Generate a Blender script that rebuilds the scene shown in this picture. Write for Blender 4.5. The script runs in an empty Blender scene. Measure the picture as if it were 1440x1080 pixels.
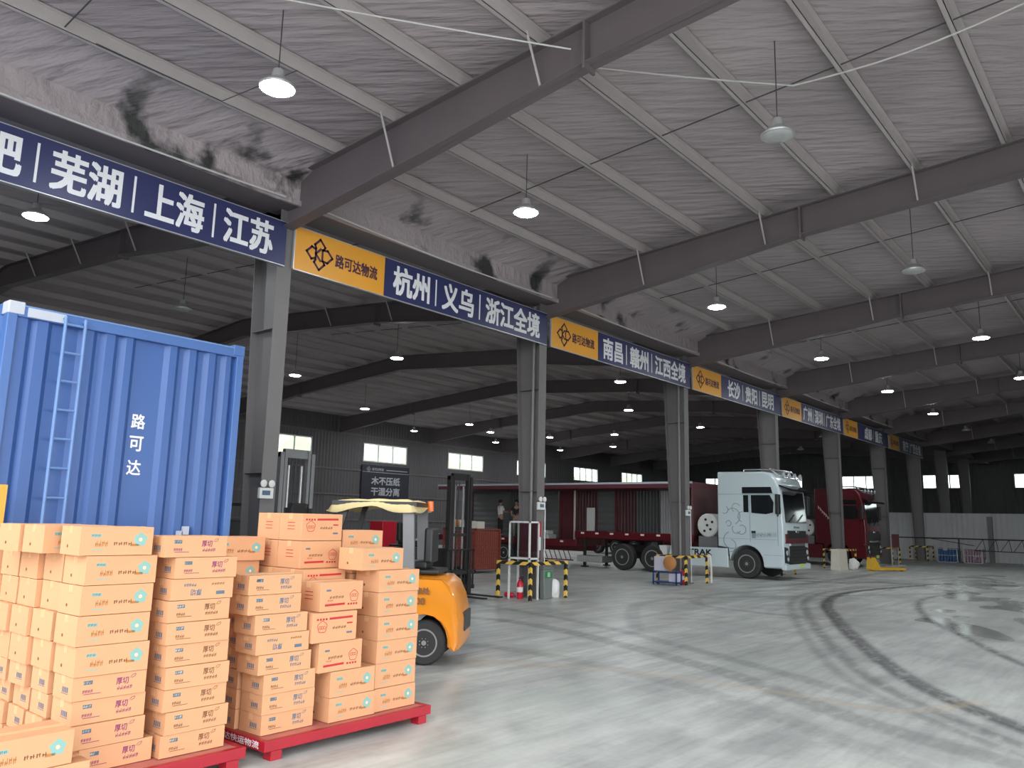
import bpy, bmesh, math, random
from mathutils import Vector, Matrix
R = math.radians
rnd = random.Random(7)
sc = bpy.context.scene
COL = sc.collection

# ------------------------------------------------------------------ camera
CAM_LOC = Vector((0.0, -12.305, 1.884))
yaw, pitch, roll, FPX = 0.6920, 0.1686, 0.0237, 1122.8
fw = Vector((math.cos(yaw)*math.cos(pitch), math.sin(yaw)*math.cos(pitch), math.sin(pitch)))
rt = Vector((math.sin(yaw), -math.cos(yaw), 0)); up = rt.cross(fw)
rt2 = math.cos(roll)*rt + math.sin(roll)*up; up2 = -math.sin(roll)*rt + math.cos(roll)*up
cd = bpy.data.cameras.new('camera'); cam = bpy.data.objects.new('camera', cd); COL.objects.link(cam)
cd.sensor_fit = 'HORIZONTAL'; cd.sensor_width = 36.0; cd.lens = 36.0*FPX/1440.0
cd.clip_start = 0.05; cd.clip_end = 400
cam.matrix_world = Matrix(((rt2.x, up2.x, -fw.x, CAM_LOC.x), (rt2.y, up2.y, -fw.y, CAM_LOC.y), (rt2.z, up2.z, -fw.z, CAM_LOC.z), (0, 0, 0, 1)))
sc.camera = cam

# ------------------------------------------------------------------ sky light and exposure
w = bpy.data.worlds.new('overcast_sky'); sc.world = w; w.use_nodes = True
bg = w.node_tree.nodes['Background']
bg.inputs[0].default_value = (0.93, 0.97, 1.0, 1); bg.inputs[1].default_value = 5.0
sc.view_settings.view_transform = 'Standard'; sc.view_settings.look = 'None'
sc.view_settings.gamma = 1.0; sc.view_settings.use_curve_mapping = False
sc.view_settings.exposure = 0.0
LAMP_E = 240.0

# ------------------------------------------------------------------ materials
def nd(nt, t, **kw):
    n = nt.nodes.new(t)
    for k, v in kw.items(): setattr(n, k, v)
    return n
def mat(name, col, rough=0.5, metal=0.0, var=0.08, scale=6.0, bump=0.0, coat=0.0, emit=0.0, stretch=None):
    m = bpy.data.materials.new(name); m.use_nodes = True; nt = m.node_tree
    b = nt.nodes['Principled BSDF']; L = nt.links.new
    tc = nd(nt, 'ShaderNodeTexCoord'); mp = nd(nt, 'ShaderNodeMapping')
    L(tc.outputs['Object'], mp.inputs[0])
    if stretch: mp.inputs['Scale'].default_value = stretch
    nz = nd(nt, 'ShaderNodeTexNoise'); nz.inputs['Scale'].default_value = scale; nz.inputs['Detail'].default_value = 3
    L(mp.outputs[0], nz.inputs['Vector'])
    mx = nd(nt, 'ShaderNodeMix', data_type='RGBA')
    mx.inputs[6].default_value = tuple(max(0, c*(1-var)) for c in col)+(1,)
    mx.inputs[7].default_value = tuple(min(1, c*(1+var)) for c in col)+(1,)
    L(nz.outputs[0], mx.inputs[0]); L(mx.outputs[2], b.inputs['Base Color'])
    b.inputs['Roughness'].default_value = rough; b.inputs['Metallic'].default_value = metal
    b.inputs['Coat Weight'].default_value = coat
    if bump:
        bp = nd(nt, 'ShaderNodeBump'); bp.inputs['Strength'].default_value = bump; bp.inputs['Distance'].default_value = 0.02
        L(nz.outputs[0], bp.inputs['Height']); L(bp.outputs[0], b.inputs['Normal'])
    if emit:
        b.inputs['Emission Color'].default_value = tuple(col)+(1,); b.inputs['Emission Strength'].default_value = emit
    return m
def stripes_mat(name, ca, cb, period, direction, rough=0.5):
    m = bpy.data.materials.new(name); m.use_nodes = True; nt = m.node_tree; L = nt.links.new
    b = nt.nodes['Principled BSDF']; tc = nd(nt, 'ShaderNodeTexCoord')
    dt = nd(nt, 'ShaderNodeVectorMath', operation='DOT_PRODUCT'); dt.inputs[1].default_value = direction
    L(tc.outputs['Object'], dt.inputs[0])
    ml = nd(nt, 'ShaderNodeMath', operation='MULTIPLY'); ml.inputs[1].default_value = 1.0/period; L(dt.outputs['Value'], ml.inputs[0])
    fr = nd(nt, 'ShaderNodeMath', operation='FRACT'); L(ml.outputs[0], fr.inputs[0])
    gt = nd(nt, 'ShaderNodeMath', operation='GREATER_THAN'); gt.inputs[1].default_value = 0.5; L(fr.outputs[0], gt.inputs[0])
    mx = nd(nt, 'ShaderNodeMix', data_type='RGBA'); mx.inputs[6].default_value = tuple(ca)+(1,); mx.inputs[7].default_value = tuple(cb)+(1,)
    L(gt.outputs[0], mx.inputs[0]); L(mx.outputs[2], b.inputs['Base Color']); b.inputs['Roughness'].default_value = rough
    return m
def corr_mat(name, col, axis, pitch=0.2, rough=0.55, depth=0.03):
    """ribbed sheet: the ribs are bump along one axis of the sheet"""
    m = mat(name, col, rough, 0.0, 0.12, 1.3); nt = m.node_tree; L = nt.links.new; b = nt.nodes['Principled BSDF']
    tc = nd(nt, 'ShaderNodeTexCoord'); wv = nd(nt, 'ShaderNodeTexWave', wave_type='BANDS', bands_direction=axis)
    wv.inputs['Scale'].default_value = 0.314/pitch; wv.inputs['Distortion'].default_value = 0
    L(tc.outputs['Object'], wv.inputs['Vector'])
    bp = nd(nt, 'ShaderNodeBump'); bp.inputs['Distance'].default_value = depth; bp.inputs['Strength'].default_value = 0.9
    L(wv.outputs['Color'], bp.inputs['Height']); L(bp.outputs[0], b.inputs['Normal'])
    return m
def glass_mat(name, tint=(0.9, 0.95, 0.92), gloss=0.12):
    m = bpy.data.materials.new(name); m.use_nodes = True; nt = m.node_tree; nt.nodes.clear(); L = nt.links.new
    o = nd(nt, 'ShaderNodeOutputMaterial'); t = nd(nt, 'ShaderNodeBsdfTransparent'); g = nd(nt, 'ShaderNodeBsdfGlossy'); mx = nd(nt, 'ShaderNodeMixShader')
    t.inputs[0].default_value = tuple(tint)+(1,); g.inputs['Roughness'].default_value = 0.03
    mx.inputs[0].default_value = gloss; L(t.outputs[0], mx.inputs[1]); L(g.outputs[0], mx.inputs[2]); L(mx.outputs[0], o.inputs[0])
    return m
def insulation_mat():
    m = bpy.data.materials.new('roof_insulation'); m.use_nodes = True; nt = m.node_tree; L = nt.links.new
    b = nt.nodes['Principled BSDF']; tc = nd(nt, 'ShaderNodeTexCoord')
    ro = nd(nt, 'ShaderNodeMapping'); ro.inputs['Rotation'].default_value = (0, 0, R(140)); L(tc.outputs['Object'], ro.inputs[0])
    mp = nd(nt, 'ShaderNodeMapping'); mp.inputs['Scale'].default_value = (1.9, 0.32, 1.0); L(ro.outputs[0], mp.inputs[0])
    n1 = nd(nt, 'ShaderNodeTexNoise'); n1.inputs['Scale'].default_value = 3.0; n1.inputs['Detail'].default_value = 4; L(mp.outputs[0], n1.inputs['Vector'])
    n2 = nd(nt, 'ShaderNodeTexNoise'); n2.inputs['Scale'].default_value = 0.35; n2.inputs['Detail'].default_value = 3; L(tc.outputs['Object'], n2.inputs['Vector'])
    cr = nd(nt, 'ShaderNodeValToRGB'); e = cr.color_ramp.elements
    e[0].position = 0.3; e[0].color = (0.355, 0.308, 0.322, 1); e[1].position = 0.7; e[1].color = (0.485, 0.422, 0.436, 1)
    L(n2.outputs[0], cr.inputs[0])
    # torn, sooty spots where the lining has come loose close to the gutter
    n3 = nd(nt, 'ShaderNodeTexNoise'); n3.inputs['Scale'].default_value = 1.1; n3.inputs['Detail'].default_value = 6; L(tc.outputs['Object'], n3.inputs['Vector'])
    sx = nd(nt, 'ShaderNodeSeparateXYZ'); L(tc.outputs['Object'], sx.inputs[0])
    ab = nd(nt, 'ShaderNodeMath', operation='ABSOLUTE'); L(sx.outputs['Y'], ab.inputs[0])
    mr = nd(nt, 'ShaderNodeMapRange'); mr.inputs['From Min'].default_value = 1.8; mr.inputs['From Max'].default_value = 0.4; L(ab.outputs[0], mr.inputs[0])
    r3 = nd(nt, 'ShaderNodeMapRange'); r3.inputs['From Min'].default_value = 0.57; r3.inputs['From Max'].default_value = 0.66; L(n3.outputs[0], r3.inputs[0])
    mu = nd(nt, 'ShaderNodeMath', operation='MULTIPLY'); L(mr.outputs[0], mu.inputs[0]); L(r3.outputs[0], mu.inputs[1])
    mx = nd(nt, 'ShaderNodeMix', data_type='RGBA'); L(mu.outputs[0], mx.inputs[0]); L(cr.outputs[0], mx.inputs[6]); mx.inputs[7].default_value = (0.05, 0.05, 0.05, 1)
    L(mx.outputs[2], b.inputs['Base Color'])
    bp = nd(nt, 'ShaderNodeBump'); bp.inputs['Strength'].default_value = 0.9; bp.inputs['Distance'].default_value = 0.11
    L(n1.outputs[0], bp.inputs['Height']); L(bp.outputs[0], b.inputs['Normal']); b.inputs['Roughness'].default_value = 0.6
    return m
def floor_mat():
    m = bpy.data.materials.new('polished_concrete'); m.use_nodes = True; nt = m.node_tree; L = nt.links.new
    b = nt.nodes['Principled BSDF']; tc = nd(nt, 'ShaderNodeTexCoord')
    def noise(scale, detail, sc3=None, rot=0):
        mp = nd(nt, 'ShaderNodeMapping'); L(tc.outputs['Object'], mp.inputs[0])
        if sc3: mp.inputs['Scale'].default_value = sc3
        mp.inputs['Rotation'].default_value = (0, 0, rot)
        n = nd(nt, 'ShaderNodeTexNoise'); n.inputs['Scale'].default_value = scale; n.inputs['Detail'].default_value = detail
        L(mp.outputs[0], n.inputs['Vector']); return n.outputs[0]
    def ramp(src, stops):
        c = nd(nt, 'ShaderNodeValToRGB'); els = c.color_ramp.elements
        while len(els) < len(stops): els.new(0.5)
        for el, (p, col) in zip(els, stops): el.position = p; el.color = tuple(col)+(1,)
        L(src, c.inputs[0]); return c.outputs[0]
    def mixc(f, a, bb, mode='MIX'):
        x = nd(nt, 'ShaderNodeMix', data_type='RGBA', blend_type=mode)
        if isinstance(f, float): x.inputs[0].default_value = f
        else: L(f, x.inputs[0])
        for s, v in ((6, a), (7, bb)):
            if isinstance(v, tuple): x.inputs[s].default_value = v+(1,)
            else: L(v, x.inputs[s])
        return x.outputs[2]
    def mth(op, a, c):
        x = nd(nt, 'ShaderNodeMath', operation=op)
        for i, v in enumerate((a, c)):
            if isinstance(v, (int, float)): x.inputs[i].default_value = v
            else: L(v, x.inputs[i])
        return x.outputs[0]
    big = ramp(noise(0.35, 5), [(0.3, (0.37, 0.38, 0.37)), (0.5, (0.46, 0.47, 0.455)), (0.7, (0.54, 0.555, 0.53))])
    st = ramp(noise(1.4, 6, (0.25, 2.2, 1), R(-50)), [(0.35, (0.78, 0.78, 0.78)), (0.65, (1.12, 1.13, 1.1))])
    c = mixc(0.8, big, st, 'MULTIPLY')
    scr = ramp(noise(3.5, 7, (0.35, 3.0, 1)), [(0.35, (0.84, 0.84, 0.84)), (0.5, (1, 1, 1)), (0.7, (1.10, 1.10, 1.09))])
    c = mixc(0.75, c, scr, 'MULTIPLY')
    blot = ramp(noise(1.1, 8), [(0.40, (0.74, 0.75, 0.76)), (0.50, (1, 1, 1))])
    c = mixc(0.6, c, blot, 'MULTIPLY')
    fine = ramp(noise(14, 4), [(0.3, (0.9, 0.9, 0.9)), (0.7, (1.06, 1.06, 1.06))])
    c = mixc(0.7, c, fine, 'MULTIPLY')
    gm = nd(nt, 'ShaderNodeMapRange'); gm.inputs['From Min'].default_value = 0.5; gm.inputs['From Max'].default_value = 0.72; L(noise(0.5, 2), gm.inputs[0])
    c = mixc(mth('MULTIPLY', gm.outputs[0], 0.35), c, (0.33, 0.40, 0.35))
    def attr(n):
        a = nd(nt, 'ShaderNodeAttribute'); a.attribute_name = n; return a.outputs['Fac']
    brk = ramp(noise(5, 5, (0.5, 1.5, 1), R(-40)), [(0.30, (0.3, 0.3, 0.3)), (0.5, (1, 1, 1))])
    c = mixc(mth('MULTIPLY', attr('tyre_mark'), brk), c, (0.035, 0.036, 0.036))
    c = mixc(mth('MULTIPLY', attr('scuff'), brk), c, (0.62, 0.63, 0.60))
    c = mixc(mth('MULTIPLY', attr('faded_line'), brk), c, (0.62, 0.42, 0.20))
    wet = attr('wet')
    c = mixc(mth('MULTIPLY', wet, 0.06), c, (0.16, 0.16, 0.16))
    L(c, b.inputs['Base Color'])
    rg = nd(nt, 'ShaderNodeMapRange'); rg.inputs['To Min'].default_value = 0.30; rg.inputs['To Max'].default_value = 0.52; L(noise(0.9, 4), rg.inputs[0])
    rw = nd(nt, 'ShaderNodeMix', data_type='FLOAT'); L(wet, rw.inputs[0]); L(rg.outputs[0], rw.inputs[2]); rw.inputs[3].default_value = 0.10
    L(rw.outputs[0], b.inputs['Roughness'])
    bp = nd(nt, 'ShaderNodeBump'); bp.inputs['Strength'].default_value = 0.15; bp.inputs['Distance'].default_value = 0.01
    L(noise(9, 4), bp.inputs['Height']); L(bp.outputs[0], b.inputs['Normal'])
    return m

M = {}
M['floor'] = floor_mat(); M['insul'] = insulation_mat()
M['steel'] = mat('grey_painted_steel', (0.165, 0.155, 0.155), 0.5, 0, 0.1, 2)
M['beamsteel'] = mat('dark_grey_beam_steel', (0.15, 0.125, 0.13), 0.55, 0, 0.1, 2)
M['purlin'] = mat('galvanised_purlin', (0.50, 0.455, 0.45), 0.5, 0.0, 0.08, 3)
M['pipe'] = mat('grey_pipe', (0.22, 0.21, 0.21), 0.5)
M['galv'] = mat('galvanised_metal', (0.5, 0.5, 0.5), 0.4, 0.6)
M['wall'] = corr_mat('dark_wall_sheet', (0.105, 0.098, 0.102), 'X', 0.25)
M['wall2'] = corr_mat('dark_end_wall_sheet', (0.12, 0.12, 0.12), 'Y', 0.25)
M['partition'] = corr_mat('pale_partition_sheet', (0.50, 0.51, 0.52), 'Y', 0.3)
M['winframe'] = mat('white_window_frame', (0.75, 0.75, 0.74), 0.4)
M['glass'] = glass_mat('window_glass')
M['clear'] = glass_mat('cabinet_glass', (0.85, 0.88, 0.88), 0.1)
M['yard'] = mat('yard_concrete', (0.27, 0.27, 0.26), 0.8, 0, 0.1, 0.3)
M['leaf'] = mat('yellow_green_foliage', (0.62, 0.64, 0.46), 0.8, 0, 0.3, 1.5)
M['lampmetal'] = mat('lamp_aluminium', (0.55, 0.55, 0.55), 0.35, 0.5)
M['lit'] = mat('lit_lamp_lens', (0.93, 0.98, 1.0), 0.4, 0, 0, 1, emit=LAMP_E)
M['unlit'] = mat('unlit_lamp_lens', (0.45, 0.46, 0.46), 0.3)
M['black'] = mat('black_plastic', (0.02, 0.02, 0.02), 0.45)
M['rubber'] = mat('tyre_rubber', (0.028, 0.027, 0.027), 0.75, 0, 0.2, 12, 0.3)
M['cable'] = mat('pale_cable', (0.62, 0.61, 0.58), 0.5)
M['darkcable'] = mat('dark_rod', (0.06, 0.06, 0.06), 0.5)
M['orange_sign'] = mat('orange_sign_vinyl', (0.80, 0.36, 0.035), 0.42, 0, 0.05, 1)
M['navy_sign'] = mat('navy_sign_vinyl', (0.03, 0.035, 0.115), 0.4, 0, 0.08, 1)
M['white_text'] = mat('white_sign_lettering', (0.82, 0.82, 0.84), 0.5, 0, 0.02)
M['purple_text'] = mat('dark_logo_lettering', (0.065, 0.02, 0.045), 0.5)
M['signedge'] = mat('sign_edge_aluminium', (0.55, 0.55, 0.56), 0.35, 0.4)
M['card'] = mat('cardboard', (0.64, 0.33, 0.168), 0.75, 0, 0.06, 5, 0.05)
M['tape'] = mat('packing_tape', (0.72, 0.43, 0.22), 0.3, 0, 0.05)
M['ink_purple'] = mat('purple_carton_ink', (0.25, 0.035, 0.13), 0.7)
M['ink_blue'] = mat('blue_carton_ink', (0.09, 0.15, 0.21), 0.7)
M['ink_teal'] = mat('teal_carton_ink', (0.22, 0.42, 0.38), 0.7)
M['ink_orange'] = mat('orange_brown_carton_ink', (0.42, 0.17, 0.04), 0.7)
M['ink_brown'] = mat('brown_carton_ink', (0.20, 0.085, 0.035), 0.7)
M['ink_red'] = mat('red_carton_ink', (0.50, 0.02, 0.025), 0.7)
M['ink_pale'] = mat('pale_carton_ink', (0.86, 0.72, 0.50), 0.7)
M['pallet_red'] = mat('red_pallet_paint', (0.36, 0.010, 0.022), 0.4, 0, 0.15, 4)
M['pallet_deck'] = mat('worn_pallet_deck', (0.50, 0.16, 0.13), 0.6, 0, 0.3, 5)
M['cblue'] = mat('blue_container_paint', (0.048, 0.118, 0.34), 0.42, 0, 0.16, 1.2, stretch=(1, 1, 0.25))
M['cblue_rail'] = mat('blue_container_rail', (0.07, 0.155, 0.40), 0.42, 0, 0.1, 2)
M['cblue_edge'] = mat('pale_blue_edge', (0.14, 0.25, 0.50), 0.42)
M['cgrey'] = mat('pale_container_corner', (0.5, 0.53, 0.6), 0.4)
M['fork_orange'] = mat('orange_forklift_paint', (0.78, 0.27, 0.015), 0.3, 0, 0.08, 3, coat=0.4)
M['fork_dark'] = mat('dark_forklift_steel', (0.035, 0.033, 0.034), 0.4, 0.2)
M['fork_grey'] = mat('grey_forklift_steel', (0.20, 0.20, 0.205), 0.45, 0.2)
M['chrome'] = mat('chrome', (0.75, 0.75, 0.76), 0.18, 0.95)
M['rim'] = mat('wheel_rim_steel', (0.50, 0.50, 0.51), 0.3, 0.7)
M['cloth'] = mat('pale_yellow_cloth', (0.72, 0.58, 0.30), 0.85, 0, 0.15, 4, 0.3)
M['beacon'] = mat('amber_beacon', (0.8, 0.16, 0.02), 0.2)
M['truck_white'] = mat('pearl_white_truck_paint', (0.60, 0.70, 0.73), 0.25, 0, 0.03, 1, coat=0.6)
M['truck_line'] = mat('grey_scroll_decal', (0.25, 0.32, 0.36), 0.4)
M['dark_glass'] = mat('dark_vehicle_glass', (0.015, 0.017, 0.02), 0.06, 0, 0.1, 1, coat=0.5)
M['truck_red'] = mat('red_truck_paint', (0.11, 0.005, 0.011), 0.28, 0, 0.1, 1, coat=0.5)
M['maroon'] = mat('maroon_trailer_paint', (0.13, 0.025, 0.035), 0.5, 0, 0.2, 2)
M['maroon_rib'] = corr_mat('maroon_ribbed_panel', (0.12, 0.045, 0.05), 'Y', 0.16)
M['grey_rib'] = corr_mat('grey_ribbed_panel', (0.10, 0.105, 0.105), 'Y', 0.16)
M['grey_slat'] = corr_mat('grey_slatted_panel', (0.15, 0.155, 0.155), 'Z', 0.25)
M['pale_rib'] = corr_mat('pale_ribbed_panel', (0.55, 0.56, 0.57), 'Y', 0.12)
M['plate'] = mat('yellow_green_number_plate', (0.55, 0.70, 0.20), 0.4)
M['headlight'] = mat('headlamp_glass', (0.55, 0.58, 0.62), 0.1, 0.2)
M['amber'] = mat('pale_marker_lens', (0.9, 0.75, 0.7), 0.3)
M['guard'] = stripes_mat('yellow_black_hazard_paint', (0.80, 0.52, 0.09), (0.02, 0.018, 0.015), 0.26, (0.6, 0.6, 1.0))
M['ext_red'] = mat('red_extinguisher_paint', (0.55, 0.01, 0.03), 0.3)
M['bin_grey'] = mat('grey_bin_plastic', (0.17, 0.19, 0.18), 0.5)
M['green'] = mat('green_label_vinyl', (0.02, 0.22, 0.06), 0.5)
M['bag'] = mat('white_woven_bag', (0.75, 0.75, 0.74), 0.8, 0, 0.08, 6, 0.4)
M['white'] = mat('white_paint', (0.72, 0.72, 0.70), 0.5)
M['cream'] = mat('cream_board', (0.66, 0.62, 0.54), 0.7)
M['blue_frame'] = mat('blue_painted_steel', (0.03, 0.06, 0.20), 0.45)
M['lilac'] = mat('pale_lilac_box', (0.55, 0.52, 0.62), 0.7)
M['ochre'] = mat('orange_brown_disc', (0.46, 0.20, 0.06), 0.6)
M['red_mesh'] = mat('red_brown_mesh', (0.24, 0.045, 0.03), 0.6, 0, 0.3, 8)
M['red_goods'] = mat('red_brown_packages', (0.30, 0.08, 0.055), 0.7, 0, 0.7, 25)
M['jack'] = mat('yellow_pallet_jack_paint', (0.72, 0.42, 0.03), 0.4)
M['skin'] = mat('skin', (0.42, 0.24, 0.17), 0.6)
M['hair'] = mat('black_hair', (0.012, 0.01, 0.01), 0.6)
M['shirt'] = mat('white_shirt', (0.72, 0.72, 0.72), 0.8)
M['dark_cloth'] = mat('dark_cloth', (0.02, 0.022, 0.026), 0.85)
M['grey_cloth'] = mat('grey_cloth', (0.33, 0.31, 0.29), 0.85)
M['bluebag'] = mat('blue_speckled_bottles', (0.07, 0.16, 0.34), 0.4, 0, 0.9, 22)
M['pinkbag'] = mat('pink_white_bottles', (0.42, 0.30, 0.36), 0.4, 0, 0.8, 22)
M['board_dark'] = mat('dark_notice_board', (0.02, 0.022, 0.035), 0.5)
M['board_text'] = mat('grey_board_lettering', (0.42, 0.42, 0.44), 0.6)

# ------------------------------------------------------------------ mesh helpers
_txt = {}
def text_mesh(s, bold=0.018):
    key = s
    if key in _txt: return _txt[key]
    c = bpy.data.curves.new('lettering_outline', 'FONT'); c.body = s; c.size = 1; c.resolution_u = 3
    o = bpy.data.objects.new('lettering_outline', c); COL.objects.link(o)
    dg = bpy.context.evaluated_depsgraph_get(); me = bpy.data.meshes.new_from_object(o.evaluated_get(dg))
    v = [tuple(x.co) for x in me.vertices]; f = [tuple(p.vertices) for p in me.polygons]
    bpy.data.objects.remove(o); bpy.data.curves.remove(c); bpy.data.meshes.remove(me)
    x0 = min(p[0] for p in v); x1 = max(p[0] for p in v); y0 = min(p[1] for p in v); y1 = max(p[1] for p in v)
    v = [((p[0]-x0)/(x1-x0), (p[1]-y0)/(y1-y0)) for p in v]
    _txt[key] = (v, f); return _txt[key]
class MB:
    def __init__(s): s.v = []; s.f = []; s.m = []
    def add(s, vs, fs, mi=0):
        n = len(s.v); s.v += [tuple(x) for x in vs]; s.f += [tuple(i+n for i in f) for f in fs]; s.m += [mi]*len(fs); return s
    def box(s, x0, x1, y0, y1, z0, z1, mi=0):
        if x0 > x1: x0, x1 = x1, x0
        if y0 > y1: y0, y1 = y1, y0
        if z0 > z1: z0, z1 = z1, z0
        return s.add([(x0,y0,z0),(x1,y0,z0),(x1,y1,z0),(x0,y1,z0),(x0,y0,z1),(x1,y0,z1),(x1,y1,z1),(x0,y1,z1)],
            [(0,3,2,1),(4,5,6,7),(0,1,5,4),(1,2,6,5),(2,3,7,6),(3,0,4,7)], mi)
    def obox(s, a, b, wd, ht, mi=0):
        """a bar from a to b with width wd (horizontal) and height ht"""
        a = Vector(a); b = Vector(b); d = (b-a).normalized(); u = Vector((0,0,1))
        if abs(d.z) > 0.95: u = Vector((0,1,0))
        r = d.cross(u).normalized()*wd/2; t = r.cross(d).normalized()*ht/2
        return s.add([a-r-t, a+r-t, a+r+t, a-r+t, b-r-t, b+r-t, b+r+t, b-r+t], [(0,3,2,1),(4,5,6,7),(0,1,5,4),(1,2,6,5),(2,3,7,6),(3,0,4,7)], mi)
    def cyl(s, a, b, r0, r1=None, n=14, mi=0):
        a = Vector(a); b = Vector(b); r1 = r0 if r1 is None else r1; d = (b-a).normalized()
        u = Vector((0,0,1)) if abs(d.z) < 0.9 else Vector((1,0,0)); p = d.cross(u).normalized(); q = d.cross(p).normalized()
        vs = []
        for c, r in ((a, r0), (b, r1)):
            vs += [c+p*(r*math.cos(2*math.pi*i/n))+q*(r*math.sin(2*math.pi*i/n)) for i in range(n)]
        fs = [(i, n+i, n+(i+1) % n, (i+1) % n) for i in range(n)]+[tuple(range(n)), tuple(range(2*n-1, n-1, -1))]
        return s.add(vs, fs, mi)
    def tube(s, pts, r, n=8, mi=0):
        for a, b in zip(pts[:-1], pts[1:]): s.cyl(a, b, r, None, n, mi)
        return s
    def lathe(s, c, axis, prof, n=24, mi=0):
        """prof: (distance along axis, radius) pairs; closed ends"""
        c = Vector(c); d = Vector(axis).normalized(); u = Vector((0,0,1)) if abs(d.z) < 0.9 else Vector((1,0,0))
        p = d.cross(u).normalized(); q = d.cross(p).normalized(); vs = []; fs = []
        for a, r in prof: vs += [c+d*a+p*(r*math.cos(2*math.pi*i/n))+q*(r*math.sin(2*math.pi*i/n)) for i in range(n)]
        for k in range(len(prof)-1):
            fs += [(k*n+i, (k+1)*n+i, (k+1)*n+(i+1) % n, k*n+(i+1) % n) for i in range(n)]
        fs += [tuple(range(n)), tuple(range(len(prof)*n-1, (len(prof)-1)*n-1, -1))]
        return s.add(vs, fs, mi)
    def prism(s, poly, axis, a0, a1, mi=0, ch=0.0, sh=0.96):
        """poly in the plane across axis (X: (y,z), Y: (x,z), Z: (x,y)); ch chamfers both ends"""
        def P(u, v, a): return {'X': (a, u, v), 'Y': (u, a, v), 'Z': (u, v, a)}[axis]
        n = len(poly); cu = (min(p[0] for p in poly)+max(p[0] for p in poly))/2; cv = (min(p[1] for p in poly)+max(p[1] for p in poly))/2
        sl = [(a0, 1), (a1, 1)] if not ch else [(a0, sh), (a0+ch, 1), (a1-ch, 1), (a1, sh)]
        vs = []
        for a, k in sl: vs += [P(cu+(p[0]-cu)*k, cv+(p[1]-cv)*k, a) for p in poly]
        fs = []
        for j in range(len(sl)-1): fs += [(j*n+i, j*n+(i+1) % n, (j+1)*n+(i+1) % n, (j+1)*n+i) for i in range(n)]
        fs += [tuple(range(n-1, -1, -1)), tuple(range((len(sl)-1)*n, len(sl)*n))]
        return s.add(vs, fs, mi)
    def text(s, t, o, ux, uz, wd, ht, mi=0, bold=0.018, th=0.0):
        """flat lettering: o lower left corner, ux reading direction, uz up"""
        v, f = text_mesh(t); o = Vector(o); ux = Vector(ux); uz = Vector(uz); e = bold*1.1*min(ht, wd/max(1, len(t))); nn = ux.cross(uz).normalized()
        sh = ((0,0),) if bold < .01 else ((-e,0),(e,0),(0,-e),(0,e)) if bold < .028 else ((-e,-e),(e,e),(-e,e),(e,-e),(-e,0),(e,0),(0,0))
        for k, (dx, dz) in enumerate(sh):
            q = o+ux*dx+uz*dz-nn*(.0002*k)*(1 if nn.length else 0)
            s.add([q+ux*(p[0]*wd)+uz*(p[1]*ht) for p in v], f, mi)
        return s
    def quad(s, a, b, c, d, mi=0): return s.add([a, b, c, d], [(0,1,2,3)], mi)
    def build(s, name, mats, parent=None, smooth=False, bevel=0.0, local=False, kind=None):
        me = bpy.data.meshes.new(name)
        off = Vector((0,0,0)) if (parent is None or local) else parent.get('_base', None)
        if off is None: off = Vector((0,0,0))
        off = Vector(off)
        me.from_pydata([Vector(x)-off for x in s.v], [], s.f)
        for m in (mats if isinstance(mats, (list, tuple)) else [mats]): me.materials.append(M[m] if isinstance(m, str) else m)
        for p, mi in zip(me.polygons, s.m): p.material_index = mi; p.use_smooth = smooth
        bm = bmesh.new(); bm.from_mesh(me); bmesh.ops.recalc_face_normals(bm, faces=bm.faces); bm.to_mesh(me); bm.free()
        if smooth: me.set_sharp_from_angle(angle=R(38))
        o = bpy.data.objects.new(name, me); COL.objects.link(o)
        if parent is not None: o.parent = parent
        if bevel:
            b = o.modifiers.new('soft_edges', 'BEVEL'); b.width = bevel; b.segments = 2; b.limit_method = 'ANGLE'; b.angle_limit = R(40)
        if kind: o['kind'] = kind
        return o
def tag(o, label, cat, group=None, kind=None):
    o['label'] = label; o['category'] = cat
    if group: o['group'] = group
    if kind: o['kind'] = kind
    return o
_bases = {}
def thing(name, label, cat, loc=(0,0,0), rz=0.0, group=None):
    """an Empty at the thing's base; meshes built under it are given in world space around a base at loc (rz turns the whole thing)"""
    o = bpy.data.objects.new(name, None); COL.objects.link(o); o.location = loc; o.rotation_euler = (0,0,rz); o.empty_display_size = 0.2
    o['_base'] = list(loc)
    return tag(o, label, cat, group)
def copy_tree(src, loc, rz=0.0, label=None, group=None, skip=None):
    c = src.copy(); COL.objects.link(c); c.location = loc; c.rotation_euler = (0,0,rz)
    if label: c['label'] = label
    if group: c['group'] = group
    for ch in list(src.children):
        if skip and ch.name.startswith(skip): continue
        d = ch.copy(); COL.objects.link(d); d.parent = c
        for g in list(ch.children):
            e = g.copy(); COL.objects.link(e); e.parent = d
    return c
def struct(mb, name, mats, **kw):
    o = mb.build(name, mats, **kw); o['kind'] = 'structure'; return o
ORD = ['first','second','third','fourth','fifth','sixth','seventh','eighth','ninth','tenth','eleventh','twelfth','thirteenth','fourteenth','fifteenth']

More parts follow.
